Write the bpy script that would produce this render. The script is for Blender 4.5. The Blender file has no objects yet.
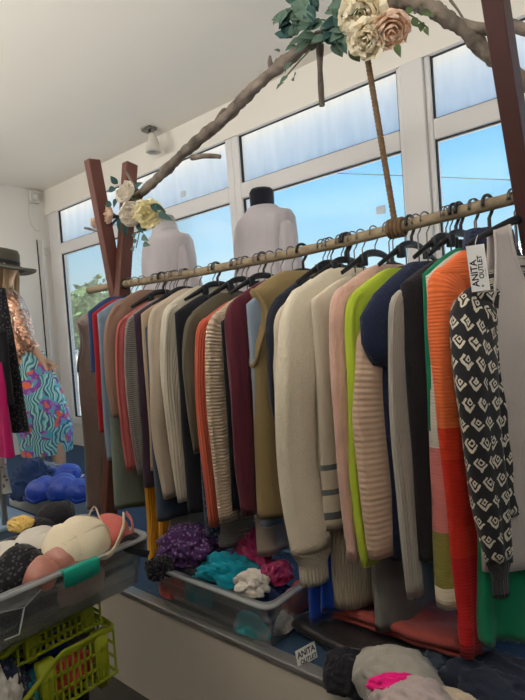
import bpy, math, random
from math import sin, cos, pi, radians
from mathutils import Vector, Matrix, noise

C = bpy.context.scene.collection
scene = bpy.context.scene
UPW, FILLW = 36, 3
rnd = random.Random(7)

# ------------------------------------------------------------------ camera
CAMZ = 1.35
FPX = 520.0
ANG, PIT, ROL = radians(49.6), radians(-1.65), radians(4.2)
EYE = Vector((0, 0, CAMZ))
FW = Vector((-cos(ANG) * cos(PIT), sin(ANG) * cos(PIT), sin(PIT)))
R0 = Vector((sin(ANG), cos(ANG), 0))
U0 = R0.cross(FW)
RT = R0 * cos(ROL) - U0 * sin(ROL)
UP = R0 * sin(ROL) + U0 * cos(ROL)


def ray(px, py):
    return FW + RT * ((px - 262.5) / FPX) + UP * ((350 - py) / FPX)


def onX(px, py, v):
    d = ray(px, py); return EYE + d * (v / d.x)


def onY(px, py, v):
    d = ray(px, py); return EYE + d * (v / d.y)


def onZ(px, py, v):
    d = ray(px, py); return EYE + d * ((v - CAMZ) / d.z)


def proj(p):
    q = Vector(p) - EYE
    k = FPX / q.dot(FW)
    return 262.5 + q.dot(RT) * k, 350 - q.dot(UP) * k


cam = bpy.data.cameras.new('camera')
cam.sensor_fit = 'VERTICAL'; cam.sensor_height = 36; cam.sensor_width = 27
cam.lens = FPX * 36 / 700
cam.clip_start = 0.05; cam.clip_end = 500
co = bpy.data.objects.new('camera', cam); C.objects.link(co)
co.matrix_world = Matrix(((RT.x, UP.x, -FW.x, EYE.x), (RT.y, UP.y, -FW.y, EYE.y), (RT.z, UP.z, -FW.z, EYE.z), (0, 0, 0, 1)))
scene.camera = co

# ------------------------------------------------------------------ materials


def lin(c):
    return tuple(((v / 255) / 12.92 if v / 255 <= .04045 else ((v / 255 + .055) / 1.055) ** 2.4) for v in c) + (1,)


MATS = {}


class NT:
    def __init__(s, name):
        s.m = bpy.data.materials.new(name); s.m.use_nodes = True
        s.t = s.m.node_tree; s.t.nodes.clear()
        s.out = s.n('ShaderNodeOutputMaterial')

    def n(s, kind, **kw):
        o = s.t.nodes.new(kind)
        for k, v in kw.items():
            if k.startswith('i_'):
                k2 = k[2:]
                o.inputs[int(k2) if k2.isdigit() else k2.replace('_', ' ')].default_value = v
            else:
                setattr(o, k, v)
        return o

    def l(s, a, b):
        s.t.links.new(a, b)

    def math(s, op, a, b=None, c=None):
        o = s.n('ShaderNodeMath', operation=op)
        for i, v in enumerate((a, b, c)):
            if v is None: continue
            if hasattr(v, 'is_linked'): s.l(v, o.inputs[i])
            else: o.inputs[i].default_value = v
        return o.outputs[0]

    def mix(s, f, a, b, mode='MIX'):
        o = s.n('ShaderNodeMix', data_type='RGBA', blend_type=mode)
        for i, v in ((0, f), (6, a), (7, b)):
            if hasattr(v, 'is_linked'): s.l(v, o.inputs[i])
            else: o.inputs[i].default_value = v
        return o.outputs[2]

    def ramp(s, f, stops, interp='LINEAR'):
        o = s.n('ShaderNodeValToRGB')
        cr = o.color_ramp; cr.interpolation = interp
        while len(cr.elements) < len(stops): cr.elements.new(.5)
        for e, (p, c) in zip(cr.elements, stops):
            e.position = p; e.color = c
        if hasattr(f, 'is_linked'): s.l(f, o.inputs[0])
        return o.outputs[0]


def pbr(name, col, rough=.6, metal=0, noise_amt=.12, nscale=12, bump=0, bscale=60, spec=.3, coord='Object'):
    if name in MATS: return MATS[name]
    k = NT(name)
    b = k.n('ShaderNodeBsdfPrincipled', i_Roughness=rough, i_Metallic=metal)
    b.inputs['Specular IOR Level'].default_value = spec
    tc = k.n('ShaderNodeTexCoord')
    nz = k.n('ShaderNodeTexNoise', i_Scale=nscale, i_Detail=4.0); k.l(tc.outputs[coord], nz.inputs['Vector'])
    c = lin(col)
    f = k.math('MULTIPLY', k.math('SUBTRACT', nz.outputs[0], .5), noise_amt * 3)
    hsv = k.n('ShaderNodeHueSaturation', i_Color=c)
    k.l(k.math('ADD', f, 1.0), hsv.inputs['Value'])
    k.l(hsv.outputs[0], b.inputs['Base Color'])
    if bump:
        n2 = k.n('ShaderNodeTexNoise', i_Scale=bscale, i_Detail=3.0); k.l(tc.outputs[coord], n2.inputs['Vector'])
        bp = k.n('ShaderNodeBump', i_Strength=bump, i_Distance=.01); k.l(n2.outputs[0], bp.inputs['Height'])
        k.l(bp.outputs[0], b.inputs['Normal'])
    k.l(b.outputs[0], k.out.inputs[0])
    MATS[name] = k.m
    return k.m


def fab(name, col, kind='plain', per=.008, col2=None, blocks=None, amt=.5, rough=.92, sheen=.15, var=.06):
    """cloth: UV in metres (u round the tube, v along it)"""
    if name in MATS: return MATS[name]
    k = NT(name)
    b = k.n('ShaderNodeBsdfPrincipled', i_Roughness=rough)
    b.inputs['Specular IOR Level'].default_value = .15
    b.inputs['Sheen Weight'].default_value = sheen
    uv = k.n('ShaderNodeUVMap'); tc = k.n('ShaderNodeTexCoord')
    sep = k.n('ShaderNodeSeparateXYZ'); k.l(uv.outputs[0], sep.inputs[0])
    u, v = sep.outputs[0], sep.outputs[1]
    base = lin(col)
    cin = None
    if blocks:      # (z below the rail, colour) colour blocks knitted in, from the top down
        so = k.n('ShaderNodeSeparateXYZ'); k.l(tc.outputs['Object'], so.inputs[0])
        t = k.math('MULTIPLY', so.outputs[2], -1 / 1.4)
        cin = k.ramp(t, [(z / 1.4, lin(c)) for z, c in blocks], 'CONSTANT')
    nz = k.n('ShaderNodeTexNoise', i_Scale=9.0, i_Detail=5.0); k.l(tc.outputs['Object'], nz.inputs['Vector'])
    hsv = k.n('ShaderNodeHueSaturation', i_Color=base)
    k.l(k.math('ADD', k.math('MULTIPLY', k.math('SUBTRACT', nz.outputs[0], .5), var * 4), 1.0), hsv.inputs['Value'])
    height = None

    def saw(x, p):
        return k.math('SINE', k.math('MULTIPLY', x, 2 * pi / p))
    if kind in ('rib', 'hrib', 'cable'):
        height = saw(u if kind != 'hrib' else v, per)
    elif kind == 'knit':
        height = k.math('MULTIPLY', saw(u, per), saw(v, per))
    elif kind in ('fuzzy', 'boucle'):
        n2 = k.n('ShaderNodeTexNoise', i_Scale=(90.0 if kind == 'fuzzy' else 160.0), i_Detail=4.0)
        mp = k.n('ShaderNodeMapping'); mp.inputs['Scale'].default_value = (1, 1, .35 if kind == 'fuzzy' else 1)
        k.l(tc.outputs['Object'], mp.inputs[0]); k.l(mp.outputs[0], n2.inputs['Vector'])
        height = k.math('MULTIPLY', n2.outputs[0], 1.6)
    elif kind == 'weave':
        n2 = k.n('ShaderNodeTexNoise', i_Scale=250.0); k.l(tc.outputs['Object'], n2.inputs['Vector']); height = n2.outputs[0]
    elif kind == 'stripe':
        s = k.math('GREATER_THAN', saw(v, per), .25)
        cin = k.mix(s, base, lin(col2)); height = saw(v, per)
    elif kind == 'jacquard':
        nd = k.n('ShaderNodeTexNoise', i_Scale=55.0); k.l(tc.outputs['Object'], nd.inputs['Vector'])
        w = k.math('MULTIPLY', k.math('SUBTRACT', nd.outputs[0], .5), .35)
        vs = k.math('DIVIDE', v, .043)
        row = k.math('MULTIPLY', k.math('MODULO', k.math('FLOOR', vs), 2.0), .5)
        uu = k.math('ADD', k.math('DIVIDE', u, .038), row)
        fu = k.math('SUBTRACT', k.math('FRACT', uu), .5); fv = k.math('SUBTRACT', k.math('FRACT', vs), .5)
        d = k.math('ADD', k.math('ADD', k.math('ABSOLUTE', fu), k.math('ABSOLUTE', fv)), w)
        ring = k.math('COMPARE', d, .42, .095)
        core = k.math('COMPARE', d, .14, .06)
        half = k.math('GREATER_THAN', k.math('ADD', fv, k.math('MULTIPLY', fu, .6)), -.12)
        f = k.math('MAXIMUM', k.math('MULTIPLY', ring, half), core)
        cin = k.mix(f, base, lin(col2)); height = f
    elif kind == 'dots':
        vo = k.n('ShaderNodeTexVoronoi', i_Scale=1 / per); k.l(tc.outputs['Object'], vo.inputs['Vector'])
        f = k.math('LESS_THAN', vo.outputs['Distance'], .33)
        cin = k.mix(f, base, lin(col2)); height = f
    elif kind == 'print':
        nd = k.n('ShaderNodeTexNoise', i_Scale=13.0, i_Detail=3.0); k.l(tc.outputs['Object'], nd.inputs['Vector'])
        wv = k.n('ShaderNodeTexWave', i_Scale=8.0, i_Distortion=9.0, i_Detail=1.0); k.l(tc.outputs['Object'], wv.inputs['Vector'])
        wv.inputs['Detail Scale'].default_value = 1.2
        a = k.ramp(wv.outputs[0], [(0, lin((70, 110, 130))), (.12, lin((130, 205, 208))), (.45, lin((150, 215, 205))), (.62, lin((205, 235, 225))), (.85, lin((110, 190, 200))), (.95, lin((80, 100, 140)))])
        bcol = k.ramp(nd.outputs[0], [(0, lin((240, 120, 80))), (.40, lin((235, 120, 110))), (.43, lin((140, 90, 180))), (.5, lin((170, 125, 205))), (.55, lin((90, 190, 200))), (1, lin((220, 235, 220)))], 'CONSTANT')
        msk = k.n('ShaderNodeTexNoise', i_Scale=7.5); k.l(tc.outputs['Object'], msk.inputs['Vector'])
        f = k.math('GREATER_THAN', msk.outputs[0], .53)
        c1 = k.mix(f, a, bcol)
        vo = k.n('ShaderNodeTexVoronoi', i_Scale=42.0); k.l(tc.outputs['Object'], vo.inputs['Vector'])
        so = k.n('ShaderNodeSeparateXYZ'); k.l(tc.outputs['Object'], so.inputs[0])
        g = k.math('MULTIPLY', k.math('LESS_THAN', vo.outputs['Distance'], .36), k.math('GREATER_THAN', so.outputs[2], 1.02))
        cin = k.mix(g, c1, lin((45, 40, 60)))
    if cin is not None:
        if kind == 'print': k.l(cin, hsv.inputs['Color'])
        else: k.l(cin, hsv.inputs['Color'])
    col_out = hsv.outputs[0]
    if kind in ('rib', 'hrib', 'knit') and height is not None:
        dk = k.math('MULTIPLY_ADD', height, .06 * min(1, amt * 2), .97)
        m2 = k.n('ShaderNodeVectorMath', operation='SCALE'); k.l(col_out, m2.inputs[0]); k.l(dk, m2.inputs['Scale'])
        col_out = m2.outputs[0]
    k.l(col_out, b.inputs['Base Color'])
    if height is not None:
        bp = k.n('ShaderNodeBump', i_Strength=amt, i_Distance=.004); k.l(height, bp.inputs['Height'])
        k.l(bp.outputs[0], b.inputs['Normal'])
    if kind in ('plain', 'satin', 'weave', 'stripe', 'dots'):
        mp = k.n('ShaderNodeMapping'); mp.inputs['Scale'].default_value = (1, 1, .35)
        n3 = k.n('ShaderNodeTexNoise', i_Scale=26.0, i_Detail=3.0); n3.inputs['Distortion'].default_value = .8
        k.l(tc.outputs['Object'], mp.inputs[0]); k.l(mp.outputs[0], n3.inputs['Vector'])
        b2 = k.n('ShaderNodeBump', i_Strength=.45, i_Distance=.012); k.l(n3.outputs[0], b2.inputs['Height'])
        if height is not None: k.l(bp.outputs[0], b2.inputs['Normal'])
        k.l(b2.outputs[0], b.inputs['Normal'])
    if kind == 'satin':
        b.inputs['Roughness'].default_value = .38
        b.inputs['Specular IOR Level'].default_value = .6
    k.l(b.outputs[0], k.out.inputs[0])
    MATS[name] = k.m
    return k.m


def clearmat(name, tint, white=.15, gloss=.08, rough=.15, grad=False):
    if name in MATS: return MATS[name]
    k = NT(name)
    tr = k.n('ShaderNodeBsdfTransparent', i_Color=lin(tint))
    gl = k.n('ShaderNodeBsdfGlossy', i_Roughness=rough); gl.inputs[0].default_value = (1, 1, 1, 1)
    df = k.n('ShaderNodeBsdfDiffuse'); df.inputs[0].default_value = lin((225, 228, 230))
    tl = k.n('ShaderNodeBsdfTranslucent'); tl.inputs[0].default_value = lin((225, 228, 230))
    ad = k.n('ShaderNodeMixShader', i_0=(.72 if grad else .5)); k.l(df.outputs[0], ad.inputs[1]); k.l(tl.outputs[0], ad.inputs[2])
    m1 = k.n('ShaderNodeMixShader', i_0=white); k.l(tr.outputs[0], m1.inputs[1]); k.l(ad.outputs[0], m1.inputs[2])
    if grad:     # upper panes: dirt streaks, plus a painted reflection haze thickening to the top
        tc = k.n('ShaderNodeTexCoord'); mp = k.n('ShaderNodeMapping'); mp.inputs['Scale'].default_value = (7, 1, 1.2)
        k.l(tc.outputs['Object'], mp.inputs[0])
        nz = k.n('ShaderNodeTexNoise', i_Scale=2.0, i_Detail=4.0); k.l(mp.outputs[0], nz.inputs['Vector'])
        so = k.n('ShaderNodeSeparateXYZ'); k.l(tc.outputs['Object'], so.inputs[0])
        up = k.math('MULTIPLY_ADD', so.outputs[2], 1.3, -1.3 * GZ)
        k.l(k.math('MINIMUM', k.math('ADD', k.math('MULTIPLY_ADD', nz.outputs[0], .3, white - .15), up), .96), m1.inputs[0])
    lw = k.n('ShaderNodeLayerWeight', i_Blend=.25)
    m2 = k.n('ShaderNodeMixShader'); k.l(k.math('MULTIPLY_ADD', lw.outputs['Fresnel'], .5, gloss * .4), m2.inputs[0])
    k.l(m1.outputs[0], m2.inputs[1]); k.l(gl.outputs[0], m2.inputs[2])
    k.l(m2.outputs[0], k.out.inputs[0])
    MATS[name] = k.m
    return k.m


# ------------------------------------------------------------------ object helpers
def link(o, parent=None):
    C.objects.link(o)
    if parent is not None: o.parent = parent
    return o


def setp(o, label=None, cat=None, group=None, kind=None):
    if label: o['label'] = label
    if cat: o['category'] = cat
    if group: o['group'] = group
    if kind: o['kind'] = kind
    return o


def thing(name, label, cat, loc=(0, 0, 0), yaw=0, group=None):
    o = bpy.data.objects.new(name, None); o.empty_display_size = .05
    link(o); o.location = loc; o.rotation_euler = (0, 0, yaw)
    return setp(o, label, cat, group)


class MB:
    def __init__(s):
        s.v = []; s.f = []; s.uv = []

    def add(s, vs, fs, uvs=None):
        n = len(s.v); s.v += [tuple(p) for p in vs]
        for i, f in enumerate(fs):
            s.f.append(tuple(j + n for j in f))
            s.uv.append(uvs[i] if uvs else [(0, 0)] * len(f))
        return s

    def box(s, c, d, M=None):
        vs = [Vector((c[0] + d[0] / 2 * i, c[1] + d[1] / 2 * j, c[2] + d[2] / 2 * k)) for i in (-1, 1) for j in (-1, 1) for k in (-1, 1)]
        if M is not None: vs = [M @ p for p in vs]
        return s.add(vs, [(0, 1, 3, 2), (4, 6, 7, 5), (0, 4, 5, 1), (2, 3, 7, 6), (0, 2, 6, 4), (1, 5, 7, 3)])

    def beam(s, a, b, w, t, side=(0, 0, 1)):
        a, b = Vector(a), Vector(b); d = (b - a).normalized()
        x = Vector(side) - d * Vector(side).dot(d); x.normalize(); y = d.cross(x)
        vs = [p + x * (w / 2 * i) + y * (t / 2 * j) for p in (a, b) for i, j in ((-1, -1), (1, -1), (1, 1), (-1, 1))]
        return s.add(vs, [(3, 2, 1, 0), (4, 5, 6, 7), (0, 1, 5, 4), (1, 2, 6, 5), (2, 3, 7, 6), (3, 0, 4, 7)])

    def loft(s, rings, cap0=False, cap1=False):
        n = len(rings[0]); vs = [p for r in rings for p in r]
        ul = []
        for r in rings:
            a = [0]
            for i in range(n): a.append(a[-1] + (r[(i + 1) % n] - r[i]).length)
            ul.append(a)
        vl = [0]
        for a, b in zip(rings, rings[1:]):
            vl.append(vl[-1] + sum((b[i] - a[i]).length for i in range(0, n, max(1, n // 6))) / len(range(0, n, max(1, n // 6))))
        fs, uvs = [], []
        for j in range(len(rings) - 1):
            for i in range(n):
                i2 = (i + 1) % n
                fs.append((j * n + i, j * n + i2, (j + 1) * n + i2, (j + 1) * n + i))
                uvs.append([(ul[j][i], vl[j]), (ul[j][i + 1], vl[j]), (ul[j + 1][i + 1], vl[j + 1]), (ul[j + 1][i], vl[j + 1])])
        if cap0: fs.append(tuple(range(n))[::-1]); uvs.append([(0, 0)] * n)
        if cap1: fs.append(tuple((len(rings) - 1) * n + i for i in range(n))); uvs.append([(0, 0)] * n)
        return s.add(vs, fs, uvs)

    def tube(s, pts, rad, n=10, cap=True, flat=(1, 1), side=None, jitter=None):
        pts = [Vector(p) for p in pts]
        rings = []
        ref = Vector(side) if side else Vector((0.13, .31, 1))
        for i, p in enumerate(pts):
            d = (pts[min(i + 1, len(pts) - 1)] - pts[max(i - 1, 0)]).normalized()
            x = ref - d * ref.dot(d)
            if x.length < 1e-4: x = d.orthogonal()
            x.normalize(); y = d.cross(x)
            if not side: ref = x
            r = rad[i] if isinstance(rad, (list, tuple)) else rad
            ring = []
            for k in range(n):
                a = 2 * pi * k / n
                q = 1
                if jitter: q = 1 + jitter * noise.noise(Vector((cos(a) * 1.5, sin(a) * 1.5, i * .6)) + p * 7)
                ring.append(p + x * (cos(a) * r * flat[0] * q) + y * (sin(a) * r * flat[1] * q))
            rings.append(ring)
        return s.loft(rings, cap, cap)

    def grid(s, fn, nu, nv):
        vs = [fn(i / nu, j / nv) for j in range(nv + 1) for i in range(nu + 1)]
        fs, uvs = [], []
        for j in range(nv):
            for i in range(nu):
                a = j * (nu + 1) + i
                fs.append((a, a + 1, a + nu + 2, a + nu + 1))
                uvs.append([(i / nu, j / nv), ((i + 1) / nu, j / nv), ((i + 1) / nu, (j + 1) / nv), (i / nu, (j + 1) / nv)])
        return s.add(vs, fs, uvs)

    def mesh(s, name, mat, smooth=True):
        m = bpy.data.meshes.new(name)
        m.from_pydata([tuple(p) for p in s.v], [], s.f)
        uvl = m.uv_layers.new(name='UVMap')
        i = 0
        for u in s.uv:
            for q in u:
                uvl.data[i].uv = q; i += 1
        m.materials.append(mat)
        if smooth: m.polygons.foreach_set('use_smooth', [True] * len(m.polygons))
        m.update()
        return m

    def obj(s, name, mat, parent=None, smooth=True, bevel=0, solid=0, sub=0, loc=None):
        o = bpy.data.objects.new(name, s.mesh(name, mat, smooth))
        link(o, parent)
        if loc is not None: o.location = loc
        if solid:
            m = o.modifiers.new('solid', 'SOLIDIFY'); m.thickness = solid; m.offset = 0
        if bevel:
            m = o.modifiers.new('bevel', 'BEVEL'); m.width = bevel; m.segments = 2; m.limit_method = 'ANGLE'
        if sub:
            m = o.modifiers.new('sub', 'SUBSURF'); m.levels = sub; m.render_levels = sub
        return o


def crv(pts, n=8):
    """Catmull-Rom through pts"""
    pts = [Vector(p) for p in pts]
    P = [pts[0] * 2 - pts[1]] + pts + [pts[-1] * 2 - pts[-2]]
    out = []
    for i in range(1, len(P) - 2):
        a, b, c, d = P[i - 1:i + 3]
        for k in range(n):
            t = k / n
            out.append(.5 * ((2 * b) + (c - a) * t + (2 * a - 5 * b + 4 * c - d) * t * t + (3 * b - a - 3 * c + d) * t ** 3))
    out.append(pts[-1])
    return out


def lerp(a, b, t): return a + (b - a) * t


def sst(t): t = max(0, min(1, t)); return t * t * (3 - 2 * t)


def interp(keys, t):
    for (a, x), (b, y) in zip(keys, keys[1:]):
        if t <= b: return lerp(x, y, max(0, (t - a) / (b - a)))
    return keys[-1][1]


# ------------------------------------------------------------------ levels of the place
PZ = .39           # top of the raised window floor
EDGE_Y = 1.13     # its front edge
RAIL_Y = 1.42
WIN_Y = 2.70
BULK_Y = 2.655
WALL_X = onY(45, 215, BULK_Y).x
SOFF_Z = onY(45, 215, BULK_Y).z
CEIL_Z = onX(40, 191, WALL_X).z
XR = 2.6           # how far the shop is built to the right
YB = -3.2

white_paint = pbr('white_wall_paint', (226, 222, 215), .85, noise_amt=.02, nscale=2, bump=.05, bscale=40)
ceil_paint = pbr('ceiling_paint', (243, 237, 226), .9, noise_amt=.02, nscale=1.2, bump=.08, bscale=5)
upvc = pbr('white_window_plastic', (228, 226, 224), .4, noise_amt=.01)
gasket = pbr('dark_gasket', (40, 42, 44), .6)
glass = clearmat('window_glass', (250, 252, 253), .01, .03, .02)
GZ = 1.75
film = clearmat('streaked_haze_film', (182, 187, 197), .40, .04, .2, grad=True)  # haze of reflections put into the density, with dirt streaks
carpet = pbr('blue_carpet', (58, 82, 108), .95, noise_amt=.35, nscale=160, bump=.6, bscale=300)
panelw = pbr('platform_panel_paint', (202, 193, 180), .7, noise_amt=.03, nscale=3)
alu = pbr('platform_edge_metal', (170, 168, 165), .35, .7, noise_amt=.05)
darkfloor = pbr('dark_floor', (62, 60, 55), .7, noise_amt=.25, nscale=8)

backpaint = pbr('shop_back_wall', (120, 112, 104), .8, noise_amt=.1, nscale=3)

# ------------------------------------------------------------------ setting


def struct(name, mb, mat, parent=None, bevel=0, smooth=False):
    o = mb.obj(name, mat, parent, smooth=smooth, bevel=bevel)
    if parent is None: o['kind'] = 'structure'
    return o


struct('floor', MB().box(((WALL_X + XR) / 2, (YB + EDGE_Y) / 2 + .02, -.03), (XR - WALL_X, EDGE_Y - YB + .04, .06)), darkfloor)
struct('floor_raised', MB().box(((WALL_X + XR) / 2, (EDGE_Y + .03 + WIN_Y) / 2, PZ - .02), (XR - WALL_X, WIN_Y - EDGE_Y - .03, .04)), carpet)
struct('wall_platform', MB().box(((WALL_X + XR) / 2, EDGE_Y + .02, (PZ - .02) / 2), (XR - WALL_X, .03, PZ - .02)), panelw)
struct('trim_1', MB().box(((WALL_X + XR) / 2, EDGE_Y + .022, PZ - .006), (XR - WALL_X, .045, .022)), alu, bevel=.004)
struct('wall_left', MB().box((WALL_X - .05, (YB + WIN_Y) / 2, CEIL_Z / 2), (.1, WIN_Y - YB + .3, CEIL_Z)), white_paint)
struct('ceiling', MB().box(((WALL_X + XR) / 2, (YB + WIN_Y) / 2, CEIL_Z + .05), (XR - WALL_X + .2, WIN_Y - YB + .4, .1)), ceil_paint)
struct('trim_2', MB().box(((WALL_X + XR) / 2, (BULK_Y + WIN_Y + .1) / 2, (SOFF_Z + CEIL_Z) / 2), (XR - WALL_X, WIN_Y + .1 - BULK_Y, CEIL_Z - SOFF_Z)), ceil_paint)
struct('wall_back', MB().box(((WALL_X + XR) / 2, YB - .05, CEIL_Z / 2), (XR - WALL_X, .1, CEIL_Z)), backpaint)
struct('wall_right', MB().box((XR + .05, (YB + WIN_Y) / 2, CEIL_Z / 2), (.1, WIN_Y - YB, CEIL_Z)), backpaint)
struct('wall_window', MB().box(((WALL_X + XR) / 2, WIN_Y + .04, .3), (XR - WALL_X, .1, .62)), white_paint)

TR_Z0 = onY(263, 192, WIN_Y - .04).z      # underside of the transom
TR_Z1 = TR_Z0 + .105
SILL_Z = .61


def xw(px, py): return onY(px, py, WIN_Y - .03).x


M1a, M1b = xw(226, 150), xw(239, 150)       # slim mullion between the bays
M2a, M2b = xw(401, 65), xw(424, 65)         # broad pier
X0 = xw(57, 250)


def window(n, xa, xb, jl, jr, extra=()):
    w = bpy.data.objects.new('window_%d' % n, None); link(w); w['kind'] = 'structure'
    w.location = ((xa + xb) / 2, WIN_Y, SILL_Z)
    L = Vector(w.location)
    m = MB(); D = .075
    def bx(a, b, z0, z1, d=D, y=0): m.box((((a + b) / 2) - L.x, y, (z0 + z1) / 2 - L.z), (abs(b - a), d, z1 - z0))
    bx(xa, xa + jl, SILL_Z, SOFF_Z); bx(xb - jr, xb, SILL_Z, SOFF_Z)
    bx(xa + jl, xb - jr, TR_Z0, TR_Z1); bx(xa + jl, xb - jr, SILL_Z, SILL_Z + .07); bx(xa + jl, xb - jr, SOFF_Z - .004, SOFF_Z + .03)
    m.obj('window_frame', upvc, w, smooth=False, bevel=.008)
    g = MB()
    t = .006
    for (za, zb) in ((SILL_Z + .07, TR_Z0), (TR_Z1, SOFF_Z)):
        a, b = xa + jl, xb - jr
        for q in ((a, a + t, za, zb), (b - t, b, za, zb), (a, b, za, za + t), (a, b, zb - t, zb)):
            g.box(((q[0] + q[1]) / 2 - L.x, -.012, (q[2] + q[3]) / 2 - L.z), (q[1] - q[0], .02, q[3] - q[2]))
    g.obj('gasket', gasket, w, smooth=False)
    MB().box(((jl - jr) / 2, .0, (SILL_Z + .07 + TR_Z0) / 2 - L.z), (xb - xa - jl - jr, .006, TR_Z0 - SILL_Z - .07)).obj('pane', glass, w, smooth=False)
    hw_, z0_, z1_ = (xb - xa - jl - jr) / 2, TR_Z1 - L.z, SOFF_Z - L.z
    MB().add([(-hw_, 0, z0_), (hw_, 0, z0_), (hw_, 0, z1_), (-hw_, 0, z1_)], [(0, 1, 2, 3)]).obj('upper_pane', film, w, smooth=False).location.x = (jl - jr) / 2
    return w


XM1, XM2 = (M1a + M1b) / 2, (M2a + M2b) / 2
window(1, X0 - .02, XM1, .09, M1b - XM1)
window(2, XM1, M2a, M1b - XM1, .03)
struct('trim_3', MB().box((XM2, WIN_Y, (SILL_Z + SOFF_Z) / 2), (M2b - M2a - .0, .12, SOFF_Z - SILL_Z)), upvc, bevel=.006)
window(3, M2b, M2b + 1.9, .03, .06)
struct('trim_4', MB().box(((WALL_X + X0 - .02) / 2, WIN_Y + .01, (SILL_Z + SOFF_Z) / 2), (X0 - .02 - WALL_X, .06, SOFF_Z - SILL_Z)), upvc)
struct('trim_5', MB().box((WALL_X + .012, WIN_Y - .10, 1.4), (.024, .035, 2.1)), upvc)
struct('trim_6', MB().box((WALL_X + .006, WIN_Y - .155, 1.4), (.012, .006, 2.1)), gasket)
struct('wall_right_pier', MB().box((M2b + 1.9 + .3, WIN_Y, 1.5), (.6, .12, 3.0)), white_paint)

# stickers on the glass
for (px, py, s, lab) in ((381, 210, .058, 'small pale square sticker on the middle window pane beside the rope'),
                         (183, 194, .055, 'small pale square sticker on the pane above the left white blouse')):
    p = onY(px, py, WIN_Y - .006)
    o = MB().box((0, 0, 0), (s, .002, s * .8)).obj('window_sticker', pbr('sticker_paper', (205, 215, 222), .6), None, smooth=False, loc=p)
    setp(o, lab, 'sticker')

# ------------------------------------------------------------------ outside
ground = pbr('pavement_outside', (188, 182, 172), .9, noise_amt=.1, nscale=1)
o = MB().box((-10, 63, -.35), (200, 120, .1)).obj('pavement', ground, None, smooth=False); o['kind'] = 'structure'
leafmat = [pbr('tree_leaves_a', (70, 96, 46), .8, noise_amt=.4, nscale=6), pbr('tree_leaves_b', (84, 108, 60), .8, noise_amt=.4, nscale=6)]
barkm = pbr('tree_bark', (90, 75, 60), .9, bump=.5)


def tree(px, py, Y, r, label, mi):
    top = onY(px, py, Y)
    t = thing('tree', label, 'tree', (top.x, Y, -.3), group='trees across the street')
    h = top.z + .3
    MB().tube([(0, 0, 0), (.05, 0, h * .5), (0, 0, h * .8)], [.16, .12, .06], 8).obj('trunk', barkm, t)
    m = MB(); rr = random.Random(int(px * 7))
    for i in range(900):
        d = Vector((rr.gauss(0, 1), rr.gauss(0, 1), rr.gauss(0, 1))).normalized() * r * (rr.random() ** .3)
        q = d * (1 + .35 * noise.noise(d * 1.3 + Vector((px, 0, 0))))
        q.z = q.z * .9 + h - r * .85
        s = r * .09 * rr.uniform(.7, 1.4)
        a = Vector((rr.gauss(0, 1), rr.gauss(0, 1), rr.gauss(0, 1))).normalized(); b = a.orthogonal().normalized()
        m.add([q - a * s, q + b * s * .6, q + a * s, q - b * s * .6], [(0, 1, 2, 3)])
    m.obj('crown', leafmat[mi], t)


tree(82, 293, 13, 1.5, 'light green tree outside just left of the crossed posts', 1)
tree(104, 280, 16, 2.1, 'taller green tree seen outside behind the crossed posts', 0)
tree(62, 300, 17, 2.0, 'distant green tree at the window edge behind the mannequin', 0)
o = MB().tube([onY(300, 172, 14), onY(400, 175.5, 14), onY(500, 179.5, 14), onY(620, 186, 14)], .012, 6).obj('overhead_cable', gasket)
setp(o, 'thin dark overhead cable crossing the blue sky outside the window', 'cable')

# ------------------------------------------------------------------ clothes rack
redwood = pbr('red_brown_timber', (100, 60, 50), .55, noise_amt=.25, nscale=5, bump=.15, bscale=30, spec=.4)
polemat = pbr('peeled_pole_wood', (150, 134, 108), .8, noise_amt=.4, nscale=30, bump=.4, bscale=60)
RPX = [(84, 302), (112, 286), (150, 280.3), (200, 272), (250, 262), (325, 246.4), (420, 222), (515, 198)]
RP = [onY(x, y, RAIL_Y) for x, y in RPX]
last = RP[-1] + (RP[-1] - RP[-2]) * .35
RP.append(last)
RP[0] = Vector((RP[1].x - .20, RAIL_Y, RP[1].z + .0))
RPC = crv(RP, 10)


def railz(x):
    for a, b in zip(RPC, RPC[1:]):
        if a.x <= x <= b.x: return lerp(a.z, b.z, (x - a.x) / (b.x - a.x))
    return RPC[-1].z if x > RPC[-1].x else RPC[0].z


XL = onY(119, 285, RAIL_Y).x
XRP = onY(514, 198, RAIL_Y).x + .03
rack = thing('clothes_rack', 'wooden clothes rack of crossed red-brown timbers carrying a round pole', 'clothes rack', (XL, RAIL_Y, PZ))
RL = Vector(rack.location)


def post(pxt, pyt, X, name='post', w=.062, mat=None):
    top = onX(pxt, pyt, X)
    cr = Vector((X, RAIL_Y, railz(X) - .03))
    d = (top - cr); t = (PZ - cr.z) / d.z
    bot = cr + d * t
    MB().beam(top - RL, bot - RL, w, .042, side=(0, 1, 0)).obj(name, mat or redwood, rack, smooth=False, bevel=.004)
    return top


post(92, 160, XL - .022); post(130, 164, XL + .022)
post(491, -30, XRP, w=.074, mat=pbr('shaded_post_timber', (74, 46, 42), .55, noise_amt=.25, nscale=5, bump=.15, bscale=30))  # same timber as the left posts, its shaded side put into the colour
MB().tube([p - RL for p in RPC], .0165, 12, jitter=.12).obj('rail_pole', polemat, rack)
knot = MB()
for xx in (XL - .03, XL + .03):
    for k in range(3):
        knot.tube([Vector((xx + .008 * k, RAIL_Y + .021 * cos(a * pi / 6), railz(xx) + .021 * sin(a * pi / 6))) - RL for a in range(13)], .004, 6)
knot.obj('binding', pbr('binding_cord', (60, 52, 44), .8), rack)

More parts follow.
